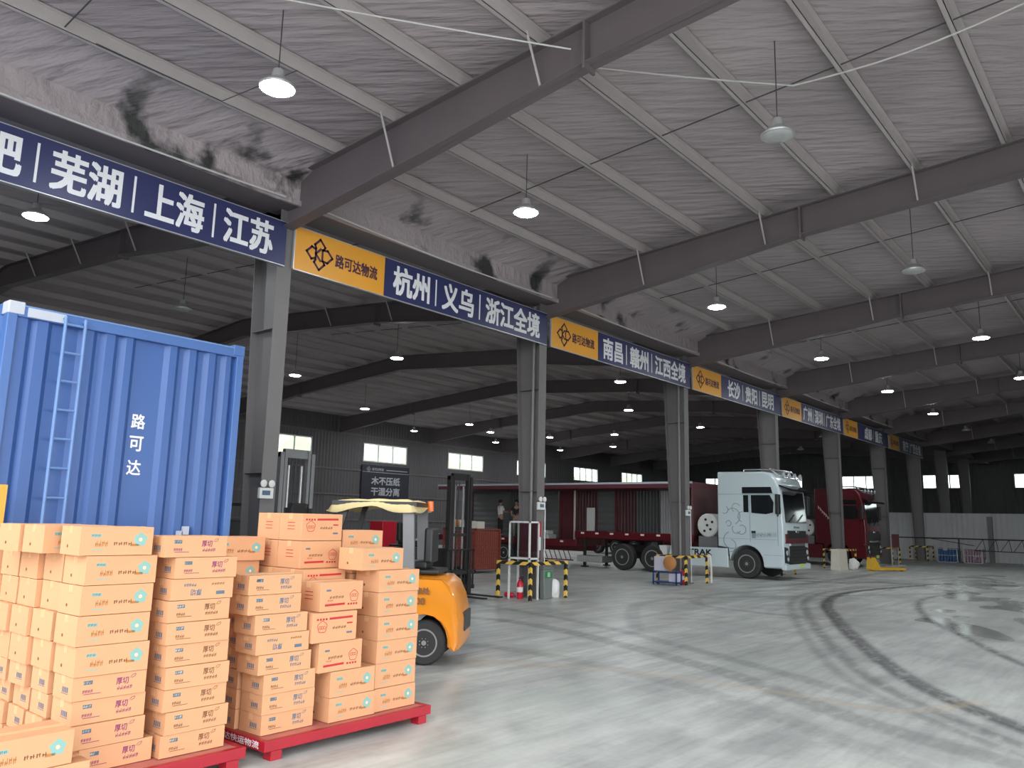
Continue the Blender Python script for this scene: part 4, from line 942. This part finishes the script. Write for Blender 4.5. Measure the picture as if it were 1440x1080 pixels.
# ------------------------------------------------------------------ trailers
def trailer(x0, y0, label, far_panels, rear):
    t = thing('box_trailer', label, 'trailer', (x0+1.25, y0, 0)); X1 = x0+2.5
    MB().box(x0+.06, X1-.06, y0+.1, y0+5.5, 1.36, 1.46).box(x0+.06, X1-.06, y0+5.5, rear, .98, 1.08).build('deck', 'maroon', t)
    r = MB().box(x0, x0+.06, y0, y0+5.5, 1.22, 1.50).box(X1-.06, X1, y0, y0+5.5, 1.22, 1.50).box(x0, x0+.06, y0+5.5, rear, .86, 1.12).box(X1-.06, X1, y0+5.5, rear, .86, 1.12).box(x0+.06, X1-.06, y0+5.44, y0+5.5, .86, 1.50)
    r.build('side_rail', 'truck_red', t, bevel=.01)
    for i in range(7): MB().box(x0-.012, x0, y0+.7+.72*i, y0+.86+.72*i, 1.38, 1.45).build('marker_lamp', 'amber', t)
    for i in range(5): MB().box(x0-.012, x0, y0+6.1+1.1*i, y0+6.26+1.1*i, 1.0, 1.07).build('marker_lamp', 'amber', t)
    for x in (x0+.75, x0+1.6): MB().box(x, x+.12, y0+.2, y0+5.6, 1.18, 1.36).box(x, x+.12, y0+5.5, rear-.2, .62, .98).build('main_beam', 'maroon', t)
    MB().prism([(y0, 3.28), (rear, 3.28), (rear, 3.50), (y0, 3.50)], 'X', x0, X1, 0, .03, .995).build('roof', 'maroon', t)
    MB().box(x0-.01, x0+.0, y0, rear, 3.44, 3.52).build('roof_edge', 'cgrey' if far_panels else 'truck_red', t)
    MB().box(x0+.03, X1-.03, y0, y0+.07, 1.46, 3.28).build('front_bulkhead', 'maroon_rib', t)
    if far_panels:
        for a, b, m in far_panels: 
            zb = 1.46 if a < y0+5.5 else 1.08
            MB().box(X1-.07, X1-.02, a+.01, b-.01, zb, 3.28).build('wall_panel', m, t)
        for y in (y0+.12, 7.0, 10.05, rear-.1): 
            zb = 1.46 if y < y0+5.5 else 1.08
            MB().box(X1-.12, X1-.02, y-.06, y+.06, zb, 3.28).build('corner_post', 'maroon', t)
        MB().cyl((x0+1.9, 8.9, 1.08), (x0+1.9, 8.9, 3.28), .05).build('stanchion', 'cream', t)
    else:
        MB().box(x0, x0+.05, y0+.07, rear, 1.50, 3.28).build('wall_panel', 'truck_red', t)
        MB().box(X1-.05, X1, y0+.07, rear, 1.50, 3.28).build('wall_panel', 'truck_red', t)
    for y in (rear-4.3, rear-3.0, rear-1.7):
        for x, s in ((x0+.18, -1), (X1-.18, 1)): wheel(t, (x, y, .42), .42, .32, s, 'rim', n=20)
        MB().cyl((x0+.3, y, .42), (X1-.3, y, .42), .07).box(x0+.75, x0+.87, y-.1, y+.1, .4, .64).box(x0+1.6, x0+1.72, y-.1, y+.1, .4, .64).build('axle', 'fork_dark', t)
    g = MB()
    for i in range(9): g.obox((x0+.05, y0+5.7+.25*i, .25), (x0+.05, y0+5.95+.25*i, .82), .02, .03)
    for z in (.24, .80): g.box(x0+.03, x0+.07, y0+5.6, y0+8.0, z, z+.05)
    g.build('side_guard', 'truck_red', t)
    MB().box(x0+.1, x0+.9, y0+4.2, y0+5.45, .22, .48).build('toolbox', 'galv', t, bevel=.01)
    for x in (x0+.4, X1-.4): MB().box(x-.05, x+.05, y0+5.2, y0+5.3, .05, 1.22).box(x-.12, x+.12, y0+5.13, y0+5.37, 0, .05).build('landing_leg', 'fork_dark', t)
    return t
trailer(28.38, 2.05, 'open-sided red flatbed trailer with a roof behind the white truck',
    [(2.15,3.0,'grey_slat'), (3.0,4.2,'maroon_rib'), (4.2,4.81,'pale_rib'), (4.84,6.0,'grey_rib'), (5.97,6.9,'maroon_rib'), (7.06,8.0,'grey_slat'), (7.97,9.3,'maroon_rib'), (9.3,10.0,'maroon'), (10.2,11.9,'grey_slat'), (11.9,13.2,'grey_rib'), (13.2,15.6,'grey_slat')], 15.8)
trailer(41.8, 3.1, 'closed dark red box trailer behind the dark red truck', None, 17.0)
o = MB().box(30.0, 30.08, 7.65, 8.05, 1.10, 2.50).box(29.94, 30.14, 7.65, 8.05, 1.085, 1.14).build('white_door_leaf', 'white', bevel=.01); tag(o, 'white upright door leaf standing on the trailer deck', 'door leaf')
o = MB().box(29.2, 29.9, 9.6, 10.6, 1.085, 1.30).box(29.3, 29.8, 9.7, 10.3, 1.30, 1.46).build('wrapped_bundle', 'bag', bevel=.06); tag(o, 'white wrapped bundle lying on the trailer deck beside the column', 'bundle')

# ------------------------------------------------------------------ column guards and what they hold
def guard(xc, label, y0=-.30, y1=.70):
    t = thing('column_guard', label, 'guard rail', (xc, 0, 0), 0, 'yellow and black column guards')
    a, b, h = xc-.74, xc+.70, .90
    for x in (a, b):
        for y in (y0, y1): MB().box(x-.035, x+.035, y-.035, y+.035, 0, h).build('post', 'guard', t)
    for p, q in (((a, y0), (b, y0)), ((a, y1), (b, y1))): MB().box(p[0]+.035, q[0]-.035, p[1]-.03, p[1]+.03, h-.08, h).build('rail', 'guard', t)
    for x in (a, b): MB().box(x-.03, x+.03, y0+.035, y1-.035, h-.08, h).build('rail', 'guard', t)
    return t
for k, l in ((2, 'yellow and black guard rail holding the green-labelled bin'), (3, 'yellow and black guard rail holding the orange disc'), (4, 'yellow and black guard rail hidden by the white truck'), (5, 'yellow and black guard rail behind the cream panel box'), (6, 'yellow and black guard rail beside the dark red truck'), (7, 'yellow and black guard rail by the pale hoarding')):
    guard(COLX[k], l)
# second column
t = thing('glass_cabinet', 'tall white-framed glass cabinet standing inside the guard rail with the green-labelled bin', 'cabinet', (15.6, .1, 0))
a0, a1, b0, b1 = 15.42, 15.80, -.20, .46
fr = MB()
for x in (a0, a1-.04):
    for y in (b0, b1-.04): fr.box(x, x+.04, y, y+.04, 0, 1.86)
for z in (.95, 1.82):
    fr.box(a0, a1, b0, b0+.04, z, z+.04).box(a0, a1, b1-.04, b1, z, z+.04).box(a0, a0+.04, b0, b1, z, z+.04).box(a1-.04, a1, b0, b1, z, z+.04)
fr.build('cabinet_frame', 'white', t)
MB().box(a0+.005, a0+.012, b0+.04, b1-.04, .99, 1.82).box(a0+.04, a1-.04, b0+.005, b0+.012, .99, 1.82).build('glass_panel', 'clear', t)
MB().box(a0+.02, a1-.02, b0+.02, b1-.02, .96, .98).build('shelf', 'white', t)
MB().box(a1-.03, a1-.025, b0+.05, b1-.05, 1.0, 1.8).build('back_panel', 'maroon', t)
o = MB().box(15.94, 16.10, -.016, -.002, .92, 1.16, 1).box(15.94, 16.10, -.016, -.002, 1.16, 1.48, 2).box(15.94, 16.10, -.016, -.002, 1.48, 1.86, 0).build('notice_sheet', ['ext_red', 'maroon', 'bag']); tag(o, 'red and white notice fixed to the second column', 'notice')
def extinguisher(x, y, label):
    t = thing('fire_extinguisher', label, 'fire extinguisher', (x, y, 0), 0, 'red fire extinguishers')
    MB().lathe((x, y, 0), (0,0,1), [(0,.07), (.02,.078), (.36,.078), (.42,.05), (.45,.022), (.48,.022)], 16).build('cylinder_tank', 'ext_red', t, smooth=True)
    MB().lathe((x, y, .16), (0,0,1), [(0,.0795), (.12,.0795)], 16).build('paper_label', 'white', t, smooth=True)
    MB().box(x-.02, x+.02, y-.09, y+.03, .48, .50).box(x-.02, x+.02, y-.09, y+.0, .515, .53).build('handle', 'black', t)
    MB().tube([(x+.02, y, .47), (x+.10, y-.02, .42), (x+.10, y-.02, .15)], .012, 6).build('hose', 'black', t)
extinguisher(15.60, .22, 'red fire extinguisher upright beside the green-labelled bin'); extinguisher(23.30, -.12, 'red fire extinguisher near the blue frame under the orange disc')
o = MB().lathe((15.52, .60, .08), (0,-1,0), [(0,.06), (.22,.06), (.26,.03)], 14).build('fire_extinguisher_lying', 'ext_red', smooth=True); o.name = 'fire_extinguisher'; tag(o, 'red fire extinguisher lying on its side by the upright one', 'fire extinguisher', 'red fire extinguishers')
t = thing('waste_bin', 'grey bin with a green label inside the guard rail', 'bin', (16.1, -.14, 0))
MB().prism([(15.95, 0), (16.25, 0), (16.29, .70), (15.91, .70)], 'Y', -.27, -.12, 0, .02, .97).build('bin_body', 'bin_grey', t, bevel=.015)
MB().box(15.89, 16.31, -.28, -.10, .70, .78).build('bin_lid', 'bin_grey', t, bevel=.02)
g = MB().box(15.96, 16.24, -.282, -.276, .50, .66); g.build('bin_label', 'green', t); MB().text('回', (16.05, -.284, .53), (1,0,0), (0,0,1), .09, .10, 0, .02).build('label_mark', 'white_text', t)
def sack(c, rx, ry, rz_, name, m, label, cat):
    bm = bmesh.new(); bmesh.ops.create_icosphere(bm, subdivisions=3, radius=1)
    q = random.Random(int(c[0]*100)); ph = [q.uniform(0, 6) for _ in range(4)]
    vs = []
    for v in bm.verts:
        p = v.co; k = 1+.10*math.sin(4*p.x+ph[0])*math.sin(5*p.z+ph[1])+.07*math.sin(9*p.y+ph[2])
        vs.append((c[0]+p.x*rx*k, c[1]+p.y*ry*k, max(0.0, c[2]+max(-.8, p.z)*rz_*k)))
    mb = MB().add(vs, [tuple(v.index for v in f.verts) for f in bm.faces]); bm.free()
    o = mb.build(name, m, smooth=True); return tag(o, label, cat)
sack((16.50, -.12, .20), .19, .15, .27, 'woven_sack', 'bag', 'white woven sack slumped beside the grey bin', 'sack')
# third column
DX3 = -.24
t = thing('blue_rack', 'low blue steel rack under the lilac box and orange disc', 'rack', (23.21, 0, 0))
b = MB()
for x in (22.78, 23.12):
    for y in (-.20, .60): b.box(x, x+.04, y, y+.04, 0, .42)
b.box(22.78, 23.16, -.2, .64, .06, .10).box(22.78, 23.16, -.2, .64, .38, .42).build('rack_frame', 'blue_frame', t) if False else None
b.box(22.78, 23.16, -.2, .64, .06, .10).box(22.78, 23.16, -.2, .64, .38, .42)
b.build('rack_frame', 'blue_frame', t)
o = MB().box(22.81, 23.12, .20, .60, .423, .86).build('storage_box', 'lilac', bevel=.01); tag(o, 'pale lilac box on the blue rack', 'box')
o = MB().lathe((22.76, -.02, .68), (-1,0,0), [(0,.20), (.03,.21), (.10,.21), (.13,.17)], 24).box(22.69, 22.76, -.06, .02, .42, .50).build('round_drum', 'ochre', smooth=True); tag(o, 'orange-brown round drum on the blue rack', 'drum')
o = MB().box(22.84, 23.08, -.18, .10, .103, .36).build('storage_box', 'lilac', bevel=.01); tag(o, 'small pale box on the lower shelf of the blue rack', 'box')
o = MB().tube([(24.74+.05*math.sin(i*.9), -.42+.02*i, .02+.9*abs(math.sin(i*.45))) for i in range(9)], .035, 8).build('hose_coil', 'cream', smooth=True); tag(o, 'cream hose draped over the guard rail by the white skirt lettering', 'hose')
# fifth column
o = MB().prism([(-.55, 0), (-.10, 0), (-.16, .93), (-.50, .93)], 'X', 37.35, 38.45, 0, .02, .98).build('panel_box', 'cream', bevel=.01); tag(o, 'tall cream panel box standing on the floor beyond the white truck', 'box')
sack((39.0, -.62, .22), .30, .22, .30, 'woven_sack', 'bag', 'small pale sack by the cream panel box', 'sack')
# yellow pallet jack
t = thing('pallet_jack', 'yellow pallet jack lying low on the floor by the dark red truck', 'pallet jack', (0, 0, 0))
for y in (-.22, .22): MB().box(.3, 1.75, y-.08, y+.08, .06, .15).cyl((1.6, y-.06, .06), (1.6, y+.06, .06), .06).build('fork', 'jack', t)
MB().prism([(0, .06), (.35, .06), (.35, .17), (.08, .60)], 'Y', -.25, .25).cyl((.05, -.1, .09), (.05, .1, .09), .09).build('pump_body', 'jack', t)
MB().tube([(.05, 0, .55), (-.15, 0, 1.15)], .022, 8).tube([(-.15, -.16, 1.15), (-.15, .16, 1.15)], .02, 8).build('handle', 'fork_dark', t)
t.location = (38.6, -1.45, 0); t.rotation_euler = (0, 0, R(-31))
t = thing('board_stand', 'dark red board on a metal stand in front of the dark red truck', 'board', (45.1, -.9, 0))
MB().box(44.45, 45.75, -.94, -.90, .95, 1.62).build('board', 'maroon', t)
fs = MB()
for x in (44.5, 45.7): fs.box(x-.025, x+.025, -.9, -.86, 0, 1.64).box(x-.02, x+.02, -1.2, -.55, 0, .04)
fs.box(44.5, 45.7, -.9, -.86, .45, .50); fs.build('stand_frame', 'galv', t)

# ------------------------------------------------------------------ red mesh cage cart and its cartons
t = thing('mesh_cage', 'red-brown mesh cage full of packages on castors', 'cage', (22.0, 7.7, 0))
x0, x1, y0, y1 = 21.35, 22.75, 6.9, 8.5
c = MB()
for x in (x0, x1-.05):
    for y in (y0, y1-.05): c.box(x, x+.05, y, y+.05, .12, 1.55)
for z in (.12, .80, 1.50): c.box(x0, x1, y0, y0+.04, z, z+.05).box(x0, x1, y1-.04, y1, z, z+.05).box(x0, x0+.04, y0, y1, z, z+.05).box(x1-.04, x1, y0, y1, z, z+.05)
c.build('cage_frame', 'red_mesh', t)
n_ = MB()
for i in range(1, 14):
    y = y0+(y1-y0)*i/14; n_.box(x0+.01, x0+.02, y, y+.015, .15, 1.5)
for i in range(1, 12):
    x = x0+(x1-x0)*i/12; n_.box(x, x+.015, y0+.01, y0+.02, .15, 1.5)
for i in range(1, 10):
    z = .15+1.35*i/10; n_.box(x0+.008, x0+.018, y0, y1, z, z+.015).box(x0, x1, y0+.008, y0+.018, z, z+.015)
n_.build('wire_mesh', 'red_mesh', t)
MB().box(x0+.06, x1-.06, y0+.06, y1-.06, .17, 1.45).build('packed_goods', 'red_goods', t)
for x in (x0+.08, x1-.08):
    for y in (y0+.08, y1-.08): MB().cyl((x-.03, y, .06), (x+.03, y, .06), .06).box(x-.03, x+.03, y-.03, y+.03, .06, .125).build('castor', 'black', t)
for i, (x, y, w1, h1, m) in enumerate(((21.5, 8.0, .5, .30, 'card'), (21.55, 7.5, .45, .26, 'cream'), (21.6, 7.05, .4, .25, 'cream'))):
    o = MB().box(x, x+w1, y, y+.38, 1.552, 1.552+h1).build('packed_box', m, bevel=.008); tag(o, ('brown box on top of the red mesh cage', 'pale box in the middle on top of the mesh cage', 'pale box on top of the mesh cage beside the column')[i], 'box')

for i, (x, y, m, l) in enumerate(((17.6, 5.6, 'bag', 'white sack lying behind the black forklift mast'), (18.3, 6.5, 'pinkbag', 'pinkish sack behind the white one by the black forklift'))):
    sack((x, y, .55), .5, .4, .75, 'woven_sack', m, l, 'sack')
o = MB().box(17.0, 17.6, 6.9, 7.5, 0, 1.75).build('stacked_crate', 'ext_red', bevel=.02); tag(o, 'red crate standing upright behind the orange forklift post', 'crate')

# ------------------------------------------------------------------ bottle piles and lattice boom by the hoarding
for x, ya, yb, m, h, l in ((54.6, -2.05, -.95, 'bluebag', .80, 'blue and white bottles heaped in a wire bin'), (54.6, -3.35, -2.35, 'pinkbag', .85, 'pink and white bottles heaped in a wire bin')):
    t = thing('wire_bin', 'wire bin of %s by the hoarding' % l.split(' heaped')[0], 'bin', (x, (ya+yb)/2, 0))
    f = MB()
    for xx in (x-.5, x+.46):
        for yy in (ya, yb-.04): f.box(xx, xx+.04, yy, yy+.04, 0, h)
    for z in (.0, h*.5, h-.03): f.box(x-.5, x+.5, ya, ya+.03, z, z+.03).box(x-.5, x+.5, yb-.03, yb, z, z+.03).box(x-.5, x-.47, ya, yb, z, z+.03).box(x+.47, x+.5, ya, yb, z, z+.03)
    f.build('wire_frame', 'galv', t)
    q = random.Random(int(ya*10)); b = MB()
    for i in range(8):
        for j in range(7):
            for k_ in range(5):
                cx = x-.42+.12*i+q.uniform(-.02, .02); cy = ya+.08+(yb-ya-.16)*j/6+q.uniform(-.02, .02); cz = .06+.15*k_
                if cz+.12 > h+.05*math.sin(j): continue
                dx, dy = q.uniform(-.5, .5), q.uniform(-.5, .5); b.cyl((cx, cy, cz), (cx+.1*dx, cy+.1*dy, cz+.16), .055, .04, 6)
    o = b.build('bottles', m, t); o['kind'] = 'stuff'
t = thing('lattice_boom', 'long dark lattice barrier boom in front of the pale hoarding', 'barrier', (54.0, -4, 0))
b = MB().cyl((53.9, 1.6, 1.40), (53.9, -9.5, 1.42), .035, None, 8).cyl((53.9, -.7, 1.38), (53.9, -3.0, 1.02), .02, None, 8).cyl((53.9, -3.0, .75), (53.9, -9.5, .70), .025, None, 8)
y = -3.0
while y > -9.4: b.cyl((53.9, y, .74), (53.9, y-.45, 1.40), .016, None, 6).cyl((53.9, y-.45, 1.40), (53.9, y-.55, .74), .016, None, 6); y -= .65
b.build('lattice', 'fork_dark', t)
for y in (-2.2, 1.2, -8.8): MB().cyl((53.9, y, 0), (53.9, y, 1.40), .04, None, 8).box(53.75, 54.05, y-.15, y+.15, 0, .03).build('post', 'fork_dark', t)

# slogan board on the back wall
t = thing('slogan_board', 'dark notice board with grey characters under a high window on the back wall', 'sign', (36.3, YB-.1, 3.0))
MB().box(34.2, 38.4, YB-.12, YB-.075, 3.0, 5.25).build('sign_board', 'board_dark', t)
g = MB().box(34.25, 38.35, YB-.124, YB-.12, 4.78, 4.81); logo(g, 34.75, 4.98, .18, YB-.125); g.text('路可达物流', (35.05, YB-.124, 4.9), (1,0,0), (0,0,1), 1.0, .18).box(36.3, 38.2, YB-.124, YB-.12, 4.95, 5.0)
g.build('header_lettering', 'board_text', t)
MB().text('木不压纸', (35.05, YB-.124, 3.98), (1,0,0), (0,0,1), 2.5, .52, 0, .03).text('干湿分离', (35.05, YB-.124, 3.28), (1,0,0), (0,0,1), 2.5, .52, 0, .03).build('lettering', 'board_text', t)

# ------------------------------------------------------------------ people on the trailer deck
def skin(name, nodes, edges, m, parent=None, sub=1):
    me = bpy.data.meshes.new(name); me.from_pydata([n[0] for n in nodes], edges, [])
    o = bpy.data.objects.new(name, me); COL.objects.link(o)
    sm = o.modifiers.new('skin', 'SKIN'); sm.use_smooth_shade = True
    for v, n in zip(me.skin_vertices[0].data, nodes):
        r = n[1]; v.radius = (r, r) if not isinstance(r, tuple) else r
    me.skin_vertices[0].data[0].use_root = True
    s = o.modifiers.new('smooth', 'SUBSURF'); s.levels = sub; s.render_levels = sub
    me.materials.append(M[m])
    if parent: o.parent = parent
    return o
def person(label, loc, rz, top, legs, arm_l, arm_r, turn=0.0):
    """1.7 m figure facing -Y in its own space; arms are elbow and hand points"""
    t = thing('person', label, 'person', loc, rz); t['_base'] = [0,0,0]
    J = [((0,0,.93),(.14,.10)), ((0,0,1.12),(.135,.095)), ((0,-.01,1.32),(.155,.105)), ((0,0,1.44),(.07,.06)), ((0,-.01,1.52),(.05,.05)), ((0,-.02,1.60),(.075,.09)), ((0,-.02,1.68),(.07,.085))]
    E_ = [(i, i+1) for i in range(6)]
    hands = []
    for s, (el, ha) in ((-1, arm_l), (1, arm_r)):
        b = len(J); J += [((s*.17,0,1.40),.055), (el,.042), (ha,.03)]; E_ += [(2, b), (b, b+1), (b+1, b+2)]
        d = (Vector(ha)-Vector(el)).normalized(); side = Vector((1,0,0)) if abs(d.x) < .8 else Vector((0,0,1))
        side = (side-d*side.dot(d)).normalized(); nrm = d.cross(side)
        p = len(J); J += [(tuple(Vector(ha)+d*.06),(.036,.022))]; E_ += [(b+2, p)]
        for f, (o_, ln) in enumerate(((-.028,.068), (-.010,.078), (.010,.074), (.027,.058))):
            a = Vector(ha)+d*.075+side*o_; q = len(J)
            J += [(tuple(a+d*ln*.5), .009), (tuple(a+d*ln*.85+nrm*ln*.45), .008)]; E_ += [(p, q), (q, q+1)]
        q = len(J); J += [(tuple(Vector(ha)+d*.05-side*.05), .010), (tuple(Vector(ha)+d*.085-side*.055+nrm*.01), .009)]; E_ += [(b+2, q), (q, q+1)]
    for s in (-1, 1):
        b = len(J); J += [((s*.09,0,.88),.09), ((s*.10,-.01,.50),.06), ((s*.10,.02,.10),.042), ((s*.105,-.14,.035),(.04,.03))]; E_ += [(0, b), (b, b+1), (b+1, b+2), (b+2, b+3)]
    skin('body', J, E_, 'skin', t, 2)
    sh = [((0,0,.95),(.155,.118)), ((0,0,1.12),(.15,.11)), ((0,-.01,1.32),(.17,.118)), ((0,0,1.42),(.085,.075))]; es = [(0,1), (1,2), (2,3)]
    for s, (el, ha) in ((-1, arm_l), (1, arm_r)):
        b = len(sh); m_ = Vector((s*.17,0,1.40)).lerp(Vector(el), .75); sh += [((s*.17,0,1.40),.068), (tuple(m_), .056)]; es += [(2, b), (b, b+1)]
    skin('shirt', sh, es, top, t, 2)
    tr = [((0,0,.96),(.15,.115)), ((0,0,.90),(.15,.115))]; et = [(0,1)]
    for s in (-1, 1):
        b = len(tr); tr += [((s*.09,0,.86),.10), ((s*.10,-.01,.50),.073), ((s*.10,.02,.12),.060)]; et += [(1, b), (b, b+1), (b+1, b+2)]
    skin('trousers', tr, et, legs, t, 2)
    for s in (-1, 1): skin('shoe', [((s*.10,.045,.05),(.045,.045)), ((s*.105,-.06,.045),(.046,.042)), ((s*.107,-.16,.035),(.042,.03))], [(0,1), (1,2)], 'black', t, 2)
    h = MB().lathe((0, .005, 1.60), (0,.18,1), [(0,.083), (.05,.098), (.10,.092), (.14,.06), (.155,.02)], 16).build('hair', 'hair', t, smooth=True)
    f = MB()
    for s in (-1, 1): f.lathe((s*.03, -.103, 1.625), (0,-1,0), [(0,.011), (.006,.008)], 8)
    f.build('eyes', 'hair', t); MB().prism([(-.012, 1.585), (.012, 1.585), (0, 1.625)], 'Y', -.125, -.09).build('nose', 'skin', t); MB().box(-.022, .022, -.104, -.098, 1.555, 1.563).build('mouth', 'maroon', t)
    for s in (-1, 1): MB().lathe((s*.075, -.01, 1.61), (s,0,0), [(0,.028), (.012,.022)], 10).build('ear', 'skin', t, smooth=True)
    return t
person('person in a white shirt and dark trousers standing on the trailer deck', (29.6, 12.75, 1.085), R(70), 'shirt', 'dark_cloth', ((-.24,-.10,1.16), (-.12,-.32,1.16)), ((.24,-.10,1.16), (.12,-.34,1.20)))
person('person in a dark top and grey trousers facing the one in white', (29.7, 11.85, 1.085), R(-60), 'dark_cloth', 'grey_cloth', ((-.25,-.06,1.14), (-.16,-.28,1.02)), ((.25,-.08,1.14), (.14,-.30,1.08)))

for o in list(bpy.data.objects):
    for k in ('_base', '_dims'):
        if k in o: del o[k]
